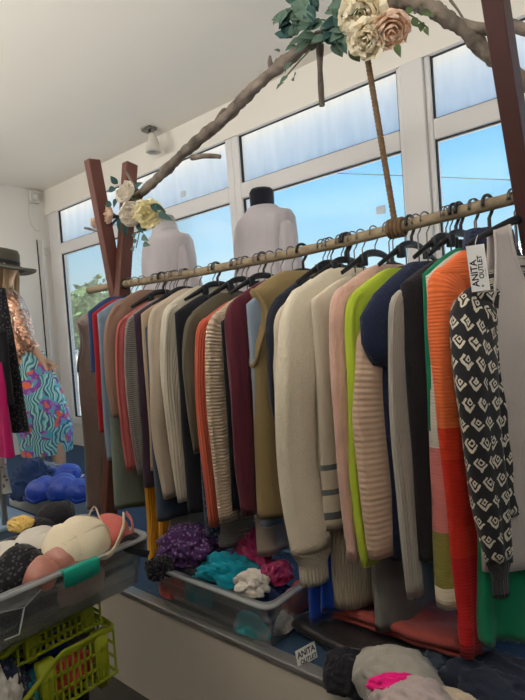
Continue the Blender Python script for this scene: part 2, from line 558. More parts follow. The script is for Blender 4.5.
# branch laid across the tops
bark = pbr('grey_branch_bark', (112, 102, 92), .9, noise_amt=.9, nscale=16, bump=1.0, bscale=30)
BY = RAIL_Y + .02
bp_px = [(137, 197), (160, 176), (190, 147), (225, 118), (250, 92), (285, 62), (318, 38), (355, 18), (390, 4), (425, 6), (452, 22), (478, 44), (505, 68), (540, 92)]
bpts = [onY(x, y, BY) for x, y in bp_px]
bc = crv(bpts, 14)
nb = len(bc)
br = thing('branch', 'gnarled grey tree branch arching above the clothes rack', 'branch', bpts[0])
BO = bpts[0]
MB().tube([p - BO for p in bc], [.021 + .005 * noise.noise(p * 12) + .004 * noise.noise(p * 38) - .004 * (i / nb) for i, p in enumerate(bc)], 14, jitter=.3).obj('bough', bark, br)
tw = [([(192, 158), (204, 156), (220, 156.5)], [.012, .010, .008]),
      ([(320, 45), (320, 70), (322, 106)], [.013, .009, .009]),
      ([(137, 190), (131, 180), (126, 172)], [.009, .007, .006]),
      ([(215, 125), (222, 112), (226, 109)], [.012, .008, .005]),
      ([(273, 72), (270, 62), (270, 56)], [.012, .009, .004]),
      ([(462, 26), (485, 30), (505, 24), (530, 32)], [.018, .015, .014, .014]),
      ([(470, 40), (474, 52), (492, 66)], [.005, .004, .003]),
      ([(450, 0), (458, 10), (466, 24)], [.004, .003, .003]),
      ([(85, 228), (105, 230), (128, 205)], [.006, .006, .008])]
for pts, rr in tw:
    q = crv([onY(x, y, BY + .01) - BO for x, y in pts], 4)
    rad = [interp([(i / (len(rr) - 1), r) for i, r in enumerate(rr)], k / (len(q) - 1)) for k in range(len(q))]
    MB().tube(q, rad, 8, jitter=.2).obj('twig', bark, br)

# rope
ropem = pbr('twisted_rope_fibre', (116, 92, 68), .9, noise_amt=.3, nscale=60)
a, b = onY(365, 44, BY), onY(397, 236, RAIL_Y)
rp = thing('rope', 'twisted brown rope tying the branch down to the hanging pole', 'rope', b)
for ph in (0, 2 * pi / 3, 4 * pi / 3):
    pts = []
    for i in range(121):
        t = i / 120; p = a.lerp(b, t); an = t * 2 * pi * 16 + ph
        pts.append(p + Vector((cos(an), sin(an), 0)) * .0045 - b)
    MB().tube(pts, .0052, 7).obj('strand', ropem, rp)
kn = MB()
for k in range(4):
    kn.tube([Vector((b.x - .018 + .012 * k, RAIL_Y + .0235 * cos(t * pi / 8), railz(b.x) + .0235 * sin(t * pi / 8))) - b for t in range(17)], .0065, 7)
kn.obj('knot', ropem, rp)

# ------------------------------------------------------------------ flowers
def petalmat(name, col):
    k = NT(name)
    d = k.n('ShaderNodeBsdfDiffuse', i_Color=lin(col)); t = k.n('ShaderNodeBsdfTranslucent', i_Color=lin(col))
    m = k.n('ShaderNodeMixShader', i_0=.38); k.l(d.outputs[0], m.inputs[1]); k.l(t.outputs[0], m.inputs[2]); k.l(m.outputs[0], k.out.inputs[0])
    return k.m


petal_mats = {'cream': petalmat('cream_petals', (248, 238, 212)), 'white': petalmat('white_petals', (240, 232, 218)),
              'blush': petalmat('blush_petals', (244, 218, 194)), 'yellow': petalmat('ivory_yellow_petals', (244, 234, 190))}
greenl = pbr('blue_green_leaf', (84, 108, 92), .6, noise_amt=.25, nscale=30)
greend = pbr('dark_teal_leaf', (46, 78, 74), .6, noise_amt=.25, nscale=30)
stemm = pbr('green_stem', (80, 96, 60), .7)


def frame(n):
    n = Vector(n).normalized(); x = n.orthogonal().normalized(); return x, n.cross(x), n


def bloom(px, py, Y, R, col, label, n=(-.1, -.8, -.4), ruffle=.1, layers=5, seed=1, opened=1.0):
    c = onY(px, py, Y)
    t = thing('artificial_flower', label, 'flower', c, group='artificial flowers on the branch')
    x, y, nn = frame(n); rr = random.Random(seed)
    inner, outer = MB(), MB()
    for L in range(layers):
        f = (L + 1) / layers
        cnt = 3 + (L + 1) // 2
        for k in range(cnt):
            a0 = 2 * pi * k / cnt + L * .7 + rr.uniform(-.1, .1)
            tilt = lerp(.15, 1.05 * opened, f)
            wid = 2 * pi / cnt * 1.45
            def fn(u, v, a0=a0, f=f, tilt=tilt, wid=wid, L=L):
                ang = a0 + (u - .5) * wid * 1.25 * (sin(pi * min(1, .25 + v * .75)) ** .5)
                # cup profile
                th = v * (pi * .5 + tilt * .5)
                rad = R * (f * .95) * sin(min(th, pi * .62)) * (1 + ruffle * sin(u * 9 + L * 2 + a0 * 3) * v)
                hh = -R * .55 * cos(th) * (.4 + .6 * f) + R * .55 * (1 - f) * v
                hh += ruffle * R * sin(u * 11 + a0 * 5) * v * .6
                return x * (rad * cos(ang)) + y * (rad * sin(ang)) + nn * (hh + R * .05)
            (outer if L >= layers - 2 else inner).grid(fn, 6, 6)
    outer.obj('outer_petals', petal_mats[col], t); inner.obj('inner_petals', petal_mats[col], t)
    cal = MB(); cal.tube([nn * (-R * .55), nn * (-R * .75), nn * (-R * 1.2)], [R * .35, R * .2, R * .08], 8); cal.obj('stem', stemm, t)
    return t


def leaf(m, base, d, up, L, W, curl=.2):
    d = Vector(d).normalized(); s = d.cross(Vector(up)); s = s.normalized() if s.length > 1e-3 else d.orthogonal(); nrm = s.cross(d)
    def fn(u, v):
        w = W * sin(pi * (v ** .8)) * (u - .5)
        return Vector(base) + d * (L * v) + s * w + nrm * (curl * L * (-(v ** 2)) + abs(u - .5) * W * .5 * sin(pi * v))
    m.grid(fn, 4, 6)


def spray(name, label, base_px, Y, leaves, mat, stems=(), mat2=None):
    b0 = onY(base_px[0], base_px[1], Y)
    t = thing(name, label, 'leaves', b0, group='artificial leaves on the branch')
    for st in stems:
        MB().tube(crv([onY(x, y, Y + dy) - b0 for x, y, dy in st], 4), .0022, 6).obj('stem', stemm, t)
    for (x, y, tx, ty, w) in leaves:
        a = onY(x, y, Y + rnd.uniform(-.03, .01)); b = onY(tx, ty, Y + rnd.uniform(-.06, .03))
        m = MB(); leaf(m, a - b0, b - a, (0.2, -1, .15), (b - a).length, w, .12)
        m.obj('leaf', mat if rnd.random() < .6 else mat2 or mat, t)
    return t


FY = RAIL_Y - .05
bloom(125, 192, FY, .052, 'white', 'round closed white peony topmost of the flowers at the left posts', n=(.1, -.8, .3), opened=.5, seed=2)
bloom(131, 214, FY - .03, .054, 'white', 'open white rose in front of the crossed red-brown posts', n=(.35, -.9, -.1), seed=3)
bloom(149, 214, FY, .058, 'yellow', 'ruffled ivory yellow carnation above the left white blouse', n=(.4, -.8, 0), ruffle=.25, layers=6, seed=4)
bloom(108, 215, FY + .02, .044, 'blush', 'dusty blush rose half hidden behind the left leaning post', seed=5, n=(-.3, -.9, .1))
bloom(94, 223, FY + .07, .026, 'blush', 'small blush bud on a twig left of the leaning post', seed=6, opened=.4, n=(-.8, -.3, 0))
bloom(364, 16, FY - .02, .066, 'cream', 'large ruffled cream peony at the top of the rope', n=(.2, -.85, -.3), ruffle=.22, layers=6, seed=7)
bloom(367, 38, FY - .04, .052, 'cream', 'pale yellow ruffled flower hanging under the large cream peony', n=(.1, -.7, -.6), ruffle=.22, layers=6, seed=8)
bloom(391, 30, FY - .03, .054, 'blush', 'drooping blush tulip shaped rose right of the rope', n=(.25, -.5, -.85), opened=.35, seed=9)
spray('leaf_spray', 'dark green leaves round the flowers at the left posts', (128, 205), FY + .01,
      [(118, 184, 110, 176, .03), (116, 190, 106, 189, .03), (118, 200, 112, 208, .035), (135, 190, 140, 182, .03), (122, 215, 118, 236, .04), (128, 222, 126, 238, .04),
       (112, 205, 105, 204, .03), (150, 205, 166, 212, .035), (158, 213, 170, 219, .03), (138, 222, 141, 232, .03)], greend, [[(128, 205, 0), (140, 200, 0), (165, 212, 0)]])
spray('leaf_spray', 'trailing sprig of round leaves dangling over the left white blouse', (140, 222), FY,
      [(136, 232, 134, 238, .028), (142, 236, 147, 240, .028), (134, 246, 133, 251, .028), (143, 244, 149, 245, .025), (140, 228, 146, 230, .025), (137, 240, 133, 243, .022)], greenl,
      [[(140, 222, 0), (139, 234, 0), (136, 248, 0)]])
lv = []
for i in range(84):
    x, y = rnd.uniform(288, 356), rnd.uniform(2, 40)
    if y > 44 - (x - 292) * .1: continue
    an = rnd.uniform(-.6, 3.6) if x > 320 else rnd.uniform(2.0, 4.4)
    r = rnd.uniform(14, 25)
    lv.append((x, y, x + r * cos(an), y + r * sin(an) * .8, rnd.uniform(.026, .044)))
spray('leaf_spray', 'dense grey-green eucalyptus leaves left of the large cream peony', (330, 25), FY, lv, greenl, [[(345, 22, 0), (310, 25, 0), (290, 38, 0)], [(325, 20, 0), (300, 18, 0), (275, 19, 0)]], mat2=greend)
spray('leaf_spray', 'thin sprig of tiny leaves poking left over the branch', (300, 20), FY - .02,
      [(276, 20, 271, 17, .015), (277, 20, 273, 24, .014), (288, 18, 288, 10, .014), (288, 19, 286, 26, .014), (300, 18, 298, 8, .02), (296, 45, 285, 50, .02), (292, 62, 284, 70, .022), (288, 76, 279, 83, .016), (284, 82, 276, 88, .014), (296, 74, 292, 80, .024), (280, 52, 273, 48, .014)], greenl,
      [[(320, 22, 0), (298, 19, 0), (273, 20, 0)], [(310, 50, 0), (295, 66, 0), (279, 85, 0)]])
spray('leaf_spray', 'green leaf sprig right of the drooping blush rose', (395, 12), FY,
      [(405, 14, 414, 8, .022), (412, 18, 418, 27, .02), (420, 12, 432, 14, .02), (416, 14, 420, 4, .02), (424, 22, 420, 32, .022), (425, 28, 428, 34, .014), (350, 46, 360, 62, .035), (396, 44, 400, 56, .02)], stemm, [[(395, 12, 0), (410, 15, 0), (428, 28, 0)]])

# ------------------------------------------------------------------ hangers + garments
blackp = pbr('black_hanger_plastic', (26, 27, 32), .45, spec=.5)
wire = pbr('hanger_wire_steel', (110, 108, 108), .3, .9)


def hanger(X, yaw, drop, hw, label, thick=False, clip=False):
    """drop: how far below the pole the hanger's shoulder tips lie"""
    rz = railz(X)
    h = thing('clothes_hanger', label, 'hanger', (X, RAIL_Y, rz), yaw, 'hangers on the wooden pole')
    R = .0215
    nz = -max(.055, drop - .075)
    pts = [Vector((0, R * cos(a), .003 + R * sin(a))) for a in [radians(d) for d in range(200, -31, -15)]]
    pts += [Vector((0, .010, -.022)), Vector((0, .001, -.034)), Vector((0, 0, nz))]
    MB().tube(pts, .0048 if thick else .0021, 8).obj('hook', blackp if thick else wire, h)
    m = MB(); hh = min(hw, .20)
    sp = crv([(0, -hh, -drop), (0, -hh * .55, lerp(-drop, nz, .55)), (0, -.03, nz - .004), (0, .03, nz - .004), (0, hh * .55, lerp(-drop, nz, .55)), (0, hh, -drop)], 6)
    m.tube(sp, [.006 + .005 * sin(pi * i / (len(sp) - 1)) for i in range(len(sp))], 8, flat=(1, .6), side=(0, 0, 1))
    m.obj('shoulder_bar', blackp, h)
    if clip:
        for yy in (-.06, .06): MB().box((.006, yy, nz - .025), (.016, .022, .035)).obj('clip', blackp, h, smooth=False, bevel=.003)
    return h


def garment(name, cat, label, px, py, hem, mat, hw=.20, th=.022, sleeve=None, srad=.05, cuff=None, cuffmat=None, yaw=-6, flare=.05, fold=.010, kf=5,
            seed=1, sl_out=.035, collar=None, neck=.075, drop=.065, sl_fwd=0.0, sl_end=.55, sflat=.44, hookthick=False, hang=True, hanglabel=None, armhole=False, armd=.24, group='clothes hanging on the wooden rack', dress=False):
    """px,py: the shoulder corner nearest the shop; hem, sleeve: heights of the hem and the sleeve end there, in photograph pixels"""
    ya = radians(yaw)
    ye = RAIL_Y - hw * cos(ya) - (.02 if sleeve else 0)
    e = onY(px, py, ye)
    X = e.x - hw * sin(ya) * -1 if False else e.x - hw * sin(ya)
    rz = railz(X)
    zsh = e.z - rz
    zh = onY(px + .07 * (hem - py), hem, ye).z - rz
    t = thing(name, label, cat, (X, RAIL_Y, rz), ya, group)
    rr = random.Random(seed)
    off = Vector((rr.uniform(0, 50), rr.uniform(0, 50), rr.uniform(0, 50)))
    N = 44
    rings = []
    zn = zsh + drop

    def ring(a, b, z, famp):
        r = []
        for k in range(N):
            p = 2 * pi * k / N
            cx, sy = cos(p), sin(p)
            e1 = .75
            x = b * math.copysign(abs(cx) ** e1, cx); y = a * math.copysign(abs(sy) ** e1, sy)
            q = Vector((y * kf * 2.4, z * 1.3, 3 * math.copysign(1, cx))) + off
            f = famp * (noise.noise(q) * 1.5 + .8 * noise.noise(Vector((q.x * 2.3, q.y * 1.5, q.z))) + .5 * noise.noise(Vector((y * 14, z * 11, 3)) + off))
            x += f * (abs(cx) ** .5) * 1.0
            ee = famp * .7 * noise.noise(Vector((z * 4, 7, sy)) + off)
            r.append(Vector((x, y + ee * abs(sy), z + .004 * noise.noise(Vector((y * 9, x * 9, 2)) + off) * (1 if famp > .004 else 0))))
        return r
    for i in range(7):
        s = i / 6
        a = lerp(neck, hw, s); z = zn - drop * (s ** 1.25)
        rings.append(ring(a, lerp(.010, th, s ** .7), z, fold * .2 * s))
    nl = 30
    for i in range(1, nl + 1):
        s = i / nl
        z = lerp(zsh, zh, s)
        a = hw * (1 + flare * s)
        if armhole: a *= 1 - .16 * math.exp(-((s - .10) / .10) ** 2)
        elif sleeve: a *= 1 - .10 * sst(s * 5) + .04 * s
        bth = th * (1 + .35 * s) if not dress else th * (1 + .9 * s)
        rings.append(ring(a, bth, z, fold * (.3 + .9 * s)))
    lastr = rings[-1]
    inn = [Vector((p.x * .8, p.y * .985, p.z + .004)) for p in lastr]
    inn2 = [Vector((p.x * .7, p.y * .97, p.z + .06)) for p in lastr]
    rings += [inn, inn2]
    MB().loft(rings).obj('body', mat, t)
    if armhole:
        for sgn in (-1, 1):
            pts = []
            for k in range(41):
                a = 2 * pi * k / 40
                zc = zsh - armd * .48 + armd * .5 * cos(a)
                tt = (zsh - zc) / max(.01, zsh - zh)
                aw = hw * (1 + flare * tt) * (1 - .16 * math.exp(-((tt - .10) / .10) ** 2))
                pts.append(Vector((th * 1.0 * sin(a), sgn * (aw + .004 - .012 * abs(sin(a))), zc)))
            MB().tube(pts, .007, 6, flat=(1, .7)).obj('armhole_band', mat, t)
    if sleeve:
        for sgn in (-1, 1):
            zs = onY(px + .07 * (sleeve - py), sleeve, ye).z - rz
            Lz = zs - zsh
            so = sl_out * (1 if sgn < 0 else .6)
            yc = hw - srad * .55
            sway = rr.uniform(-.012, .012)
            path = crv([(0, sgn * (hw - .085), zsh + drop * .42 - srad * .5), (0, sgn * (hw - .04), zsh - srad * .62), (sl_fwd * .2, sgn * (yc + so * .5), zsh - srad * 1.5), (sl_fwd * .5 + sway, sgn * (yc + so), zsh + Lz * .36),
                        (sl_fwd * .9 - sway * .5, sgn * (yc + so * 1.1), zsh + Lz * .68), (sl_fwd, sgn * (yc + so * .8), zs)], 7)
            n = len(path)
            rings = []
            for i, p in enumerate(path):
                s = i / (n - 1)
                r = interp([(0, srad * .5), (.1, srad * .72), (.22, srad * .98), (.5, srad * .94), (.85, srad * lerp(1, sl_end, .55)), (1, srad * sl_end)], s)
                d = (path[min(i + 1, n - 1)] - path[max(i - 1, 0)]).normalized()
                xv = Vector((1, 0, 0)); yv = d.cross(xv).normalized()
                ring_ = []
                for k in range(28):
                    a = 2 * pi * k / 28
                    q = Vector((cos(a) * 1.6, sin(a) * 1.6, s * 6 * abs(Lz))) + off + Vector((sgn * 3, 0, 0))
                    f = 1 + fold * 17 * noise.noise(q) + fold * 12 * noise.noise(Vector((q.x * 2.2, q.y * 2.2, q.z * 1.1)))
                    ca, sa = cos(a), sin(a)
                    ring_.append(p + xv * (math.copysign(abs(ca) ** .85, ca) * r * sflat * f + fold * .9 * noise.noise(Vector((sa * 2.4, s * 2.2, 4)) + off)) + yv * (math.copysign(abs(sa) ** .8, sa) * r * (1 + (f - 1) * .5)))
                rings.append(ring_)
            c = path[-1]
            rings.append([c + (p - c) * .8 + Vector((0, 0, .004)) for p in rings[-1]])
            rings.append([c + (p - c) * .7 + Vector((0, 0, .04)) for p in rings[-2]])
            MB().loft(rings, cap0=True).obj('sleeve', mat, t)
            if cuff:
                m = MB()
                cr = []
                for i in range(7):
                    s = i / 6
                    cc = c + Vector((0, 0, .006 - cuff * s))
                    rad = srad * sl_end * (lerp(1.03, .72, sst(s * 2)) if True else 1)
                    cr.append([cc + Vector((cos(2 * pi * k / 28) * rad * sflat * 1.15, sin(2 * pi * k / 28) * rad, 0)) for k in range(28)])
                cr.append([cr[-1][k] + (c + Vector((0, 0, -cuff)) - cr[-1][k]) * .25 + Vector((0, 0, .01)) for k in range(28)])
                m.loft(cr).obj('cuff', cuffmat or mat, t)
    if collar:
        m = MB(); cm, ch, cw = collar
        rg = []
        for (a, b, z) in ((neck * .95, .020, zn + ch * .4), (neck * .9, .024, zn + ch), (neck * 1.05, .034, zn + ch * .9), (lerp(neck, hw, .6), .040, lerp(zn, zsh, .5) + .02), (hw + .01, .044, zsh + .012), (hw + cw * .55, .048, zsh - cw * .4), (hw + cw * .6, .052, zsh - cw), (hw + cw * .3, .050, zsh - cw * 1.5), (hw * .95, .030, zsh - cw * 1.45)):
            rg.append([Vector((b * cos(2 * pi * k / 32) + .010 * noise.noise(Vector((k * .7, z * 20, 1))), a * sin(2 * pi * k / 32), z - (.35 * cw * cos(2 * pi * k / 32) ** 2 if z < zsh else 0))) for k in range(32)])
        m.loft(rg).obj('collar', cm, t)
    if hang:
        hanger(X, ya, -zsh + .012, hw * .86, hanglabel or ('black hanger holding the ' + hn(label)), hookthick)
    return t, X, zsh, ye


def hn(label):
    w = label.split()
    return ' '.join(w[:6])


# materials of the clothes -------------------------------------------------
K = dict(
    taupe_satin=fab('taupe_satin_cloth', (108, 90, 82), 'satin', var=.12, rough=.4), navy=fab('navy_cotton', (52, 70, 112), 'weave'), red=fab('red_cotton', (160, 36, 46), 'plain'),
    bluegrey=fab('blue_grey_cotton', (124, 142, 160), 'plain'), tauped=fab('taupe_knit', (158, 126, 108), 'knit', .006), greygreen=fab('grey_green_cotton', (112, 122, 112), 'plain'),
    pink=fab('dusty_pink_cotton', (180, 92, 90), 'plain'), greyk=fab('grey_marl_knit', (140, 134, 130), 'hrib', .008), plum=fab('dark_plum_cotton', (62, 46, 60), 'plain'),
    tan=fab('tan_cotton', (178, 156, 130), 'plain'), slate=fab('dark_slate_denim', (66, 78, 92), 'weave'), taupel=fab('light_taupe_wool', (184, 170, 152), 'boucle', amt=.3),
    cream1=fab('off_white_knit', (205, 196, 178), 'rib', .012, amt=.3), black=fab('black_cotton', (36, 36, 42), 'plain'), olive=fab('dark_olive_cotton', (98, 92, 76), 'plain'),
    navydot=fab('navy_dotted_cotton', (48, 56, 78), 'dots', .012, (90, 100, 120)), coral=fab('coral_knit', (208, 98, 74), 'rib', .01), greyo=fab('grey_olive_cotton', (126, 120, 104), 'plain'),
    beigestripe=fab('beige_striped_knit', (206, 186, 160), 'stripe', .011, (184, 164, 142)), burg=fab('burgundy_jersey', (94, 42, 54), 'plain'), ltblue=fab('light_blue_cotton', (140, 156, 172), 'plain'),
    olivetan=fab('olive_tan_crepe', (142, 122, 84), 'plain', var=.04), denimb=fab('black_denim', (38, 42, 54), 'weave'), cream2=fab('cream_fine_knit', (214, 202, 178), 'rib', .006, amt=.3),
    creamb=fab('cream_boucle_knit', (222, 212, 190), 'boucle', amt=.55), creamr=fab('cream_rib_knit', (220, 204, 178), 'rib', .0085, amt=.8), creamcuff=fab('cream_cuff_rib', (214, 204, 182), 'rib', .011, amt=.9),
    fuzzy=fab('fuzzy_pink_yarn', (206, 164, 148), 'fuzzy', amt=1.0, sheen=.6, var=.22), lime=fab('lime_green_knit', (184, 205, 62), 'rib', .006, amt=.25), chunky=fab('beige_chunky_rib', (208, 178, 154), 'hrib', .015, amt=.22),
    greyt=fab('mid_grey_jersey', (136, 134, 130), 'plain'), navyfur=fab('navy_fleece', (40, 48, 74), 'boucle', amt=.8), greyl=fab('light_grey_rib', (178, 172, 162), 'rib', .007, amt=.4),
    blackbrown=fab('black_brown_wool', (40, 36, 40), 'boucle'), green=fab('emerald_green_jersey', (24, 122, 86), 'plain', kf if False else .01), jac=fab('black_white_jacquard', (44, 44, 47), 'jacquard', .01, (214, 206, 190), amt=.3),
    jaccuff=fab('charcoal_rib', (62, 62, 64), 'rib', .008), tank=fab('light_grey_jersey', (190, 182, 178), 'plain', var=.03), crimson=fab('crimson_jersey', (170, 30, 46), 'plain'),
    mustard=fab('mustard_yellow_rib', (224, 158, 34), 'rib', .012, amt=.6), blue=fab('royal_blue_cotton', (30, 70, 168), 'plain'), rust=fab('rust_cotton', (130, 66, 48), 'plain'),
    magenta=fab('magenta_cotton', (196, 34, 110), 'plain'), blacklace=fab('black_lace', (34, 33, 38), 'dots', .012, (78, 76, 80)), whiteprint=fab('white_printed_cotton', (210, 210, 208), 'dots', .02, (120, 120, 125)),
)
def zb(px, py, Y=1.21): return RP[5].z - .0 + (railz(onY(px, py, Y).x) - RP[5].z) - onY(px, py, Y).z


OR = fab('orange_to_red_rib', (240, 110, 50), 'hrib', .0085, blocks=[(0, (238, 118, 66)), (zb(450, 430), (232, 66, 36)), (zb(450, 460), (222, 52, 36)), (zb(450, 560), (205, 36, 38))], amt=.25)
CB = fab('colour_block_knit', (220, 210, 190), 'hrib', .008, blocks=[(0, (206, 200, 188)), (zb(430, 448), (214, 128, 122)), (zb(430, 533), (138, 132, 62)), (zb(430, 587), (224, 212, 186))], amt=.25)
SG = fab('cream_grey_band_knit', (214, 204, 182), 'plain', blocks=[(0, (214, 204, 182))] + [(zb(318, y), c) for y0 in (466, 490, 513) for y, c in ((y0, (110, 116, 116)), (y0 + 6, (214, 204, 182)))])
BW = fab('beige_grey_split', (206, 190, 166), 'hrib', .01)

G = garment
G('sleeveless_top', 'top', 'long taupe satin sleeveless top left of the crossed posts', 75, 322, 506, K['taupe_satin'], hw=.19, th=0.045, armhole=True, fold=.013, yaw=-50, seed=11)
G('blouse', 'blouse', 'navy blue blouse squeezed between taupe satin top and red one', 88, 312, 372, K['navy'], hw=.18, yaw=-8, seed=12)
G('t_shirt', 't-shirt', 'bright red long tee at the far left of the rack', 92, 314, 432, K['red'], hw=.19, th=0.018, sleeve=None, srad=.045, yaw=-8, seed=13)
G('tunic', 'tunic', 'pale blue-grey tunic just right of the red tee', 97, 314, 460, K['bluegrey'], hw=.19, yaw=-8, seed=14)
G('tunic', 'tunic', 'long grey-green tunic below the taupe sweater sleeve', 105, 325, 507, K['greygreen'], hw=.19, th=.03, yaw=-8, seed=15, flare=.1)
G('sweater', 'sweater', 'taupe brown sweater hanging just behind the crossed posts', 109, 306, 424, K['tauped'], hw=.20, sleeve=416, srad=0.05, yaw=-8, seed=16, sl_end=.75)
G('tunic', 'tunic', 'dusty pink tunic with straight hem near the left posts', 119, 318, 476, K['pink'], hw=.20, th=.024, yaw=-9, seed=17, sleeve=470, srad=0.036, sl_end=.8)
G('cardigan', 'cardigan', 'grey marl cardigan right of the dusty pink tunic', 127, 315, 480, K['greyk'], hw=.20, yaw=-9, seed=18, sleeve=474, srad=0.036)
G('dress', 'dress', 'dark plum dress between grey marl and slate garments', 134, 315, 486, K['plum'], hw=.20, th=.028, yaw=-9, seed=19)
G('shirt', 'shirt', 'narrow tan shirt right of the dark plum dress', 141, 314, 470, K['tan'], hw=.20, th=.015, yaw=-9, seed=20)
G('jeans_dress', 'dress', 'long dark slate denim dress under the light taupe jacket', 145, 328, 520, K['slate'], hw=.20, th=.028, yaw=-9, seed=21, kf=8)
G('jacket', 'jacket', 'light taupe wool jacket with rounded shoulder', 152, 306, 480, K['taupel'], hw=.20, th=.03, yaw=-9, seed=22, sleeve=498, srad=0.054, sl_end=.65, fold=.011)
G('cardigan', 'cardigan', 'off-white cardigan between light taupe jacket and black top', 165, 304, 490, K['cream1'], hw=.20, th=.024, yaw=-9, seed=23, sleeve=502, srad=0.042, fold=.011)
G('dress', 'dress', 'black dress right of the off-white cardigan', 175, 313, 512, K['black'], hw=.20, th=.026, yaw=-10, seed=24)
G('shirt', 'shirt', 'dark olive shirt with sleeve ending halfway down the rack', 188, 312, 440, K['olive'], hw=.20, th=.028, yaw=-10, seed=25, sleeve=452, srad=0.038, sl_end=.8)
G('dress', 'dress', 'navy dotted dress left of the coral sweater', 193, 332, 536, K['navydot'], hw=.20, yaw=-10, seed=26)
G('sweater', 'sweater', 'coral orange ribbed sweater with long straight sleeve', 199, 320, 500, K['coral'], hw=.20, th=.018, yaw=-10, seed=27, sleeve=526, srad=.036, sl_end=.85)
G('shirt', 'shirt', 'thin grey-olive shirt right of the coral sweater', 204, 325, 500, K['greyo'], hw=.20, th=.014, yaw=-10, seed=28)
G('sweater', 'sweater', 'beige sweater with fine horizontal stripes', 210, 314, 510, K['beigestripe'], hw=.20, th=.026, yaw=-11, seed=29, sleeve=522, srad=0.042, sl_end=.85)
G('vest', 'vest', 'black vest squeezed left of the burgundy top', 221, 322, 510, K['black'], hw=.20, th=.016, yaw=-11, seed=30)
G('blouse', 'blouse', 'burgundy blouse with a long draping sleeve', 229, 300, 500, K['burg'], hw=.21, th=0.026, yaw=-11, seed=31, sleeve=516, srad=0.042, sl_end=.8, fold=.014, sl_out=0.02)
G('shirt', 'shirt', 'light blue shirt left of the olive tan dress', 247, 304, 526, K['ltblue'], hw=.20, th=.024, yaw=-12, seed=32, flare=.03)
G('dress', 'dress', 'plain olive tan sleeveless dress in mid rack', 250, 292, 516, K['olivetan'], hw=.20, th=0.042, yaw=-24, seed=33, armhole=True, flare=.16, fold=.006, hookthick=True)
G('jacket', 'jacket', 'black denim jacket left of the cream sweaters', 272, 298, 470, K['denimb'], hw=.20, th=.03, yaw=-14, seed=34, sleeve=440, srad=.05)
G('jumper', 'jumper', 'thin cream jumper behind the big cream sweater', 280, 304, 520, K['cream2'], hw=.20, th=.026, yaw=-15, seed=35, sleeve=545, srad=.05, sl_end=.8, sl_out=0.04)
G('sweater', 'sweater', 'big cream textured sweater with wide balloon sleeve', 292, 290, 520, K['creamb'], hw=.21, th=.034, yaw=-17, seed=36, sleeve=547, srad=0.066, sl_end=1.0, cuff=.10, cuffmat=K['creamcuff'], fold=.007, hookthick=True, sl_fwd=.02, sflat=0.55, sl_out=0.075)
G('jumper', 'jumper', 'cream jumper with grey bands right of balloon sleeve', 311, 300, 530, SG, hw=.21, th=.02, yaw=-17, seed=37)
G('sweater_vest', 'sweater vest', 'cream ribbed long sweater vest with open armhole', 314, 300, 606, K['creamr'], hw=0.155, th=0.04, yaw=-24, seed=38, armhole=True, fold=.006, flare=0.05)
G('sweater', 'sweater', 'fuzzy pale pink sweater left of the lime one', 337, 288, 548, K['fuzzy'], hw=.21, th=.034, yaw=-17, seed=39, sleeve=560, srad=.044, sl_end=.8, sflat=0.5)
G('trousers', 'trousers', 'mid grey jersey trousers hanging lowest below the lime sweater', 360, 345, 632, K['greyt'], hw=0.14, th=.02, yaw=-17, seed=40)
G('sweater', 'sweater', 'lime green sweater with long plain sleeve', 350, 292, 540, K['lime'], hw=.21, th=.026, yaw=-17, seed=41, sleeve=566, srad=.042, sl_end=.75)
G('cardigan', 'cardigan', 'beige chunky cardigan with horizontal ribs right of lime sweater', 364, 322, 540, K['chunky'], hw=.21, th=.024, yaw=-18, seed=42, sleeve=556, srad=0.062, sl_end=.85)
G('coat', 'coat', 'navy fleece coat with broad collar over the beige cardigan', 378, 298, 560, K['navyfur'], hw=.20, th=.03, yaw=-18, seed=43, collar=(K['navyfur'], .03, .115))
G('cardigan', 'cardigan', 'light grey ribbed cardigan with narrow hanging sleeve', 394, 293, 560, K['greyl'], hw=.21, th=.014, yaw=-19, seed=44, sleeve=598, srad=.034, sl_end=.8)
G('coat', 'coat', 'black wool coat left of the emerald garment', 403, 284, 560, K['blackbrown'], hw=.21, th=.036, yaw=-19, seed=45, hookthick=True)
G('top', 'top', 'emerald green top left of the orange sweater', 423, 274, 430, K['green'], hw=.20, th=.02, yaw=-20, seed=46)
G('dress', 'dress', 'long emerald green dress hem nearly reaching the carpet', 481, 380, 640, K['green'], hw=.15, th=.03, yaw=-24, seed=56, flare=.35, fold=.02, kf=7)
G('jumper', 'jumper', 'colour block jumper in cream, pink and olive', 425, 276, 606, CB, hw=0.2, th=0.028, yaw=-20, seed=47, flare=0.1)
G('sweater', 'sweater', 'orange ribbed sweater with long red sleeve', 434, 272, 505, OR, hw=.20, th=.03, yaw=-20, seed=48, sleeve=664, srad=0.06, sl_end=0.5, sl_out=.0, sl_fwd=.0, sflat=0.55)
G('sweater', 'sweater', 'black and white patterned sweater behind the grey tank', 461, 294, 520, K['jac'], hw=.20, th=.034, yaw=-22, seed=49, sleeve=558, srad=0.072, sl_end=0.45, cuff=.08, cuffmat=K['jaccuff'], sl_fwd=0.055, sl_out=0.055, sflat=0.5)


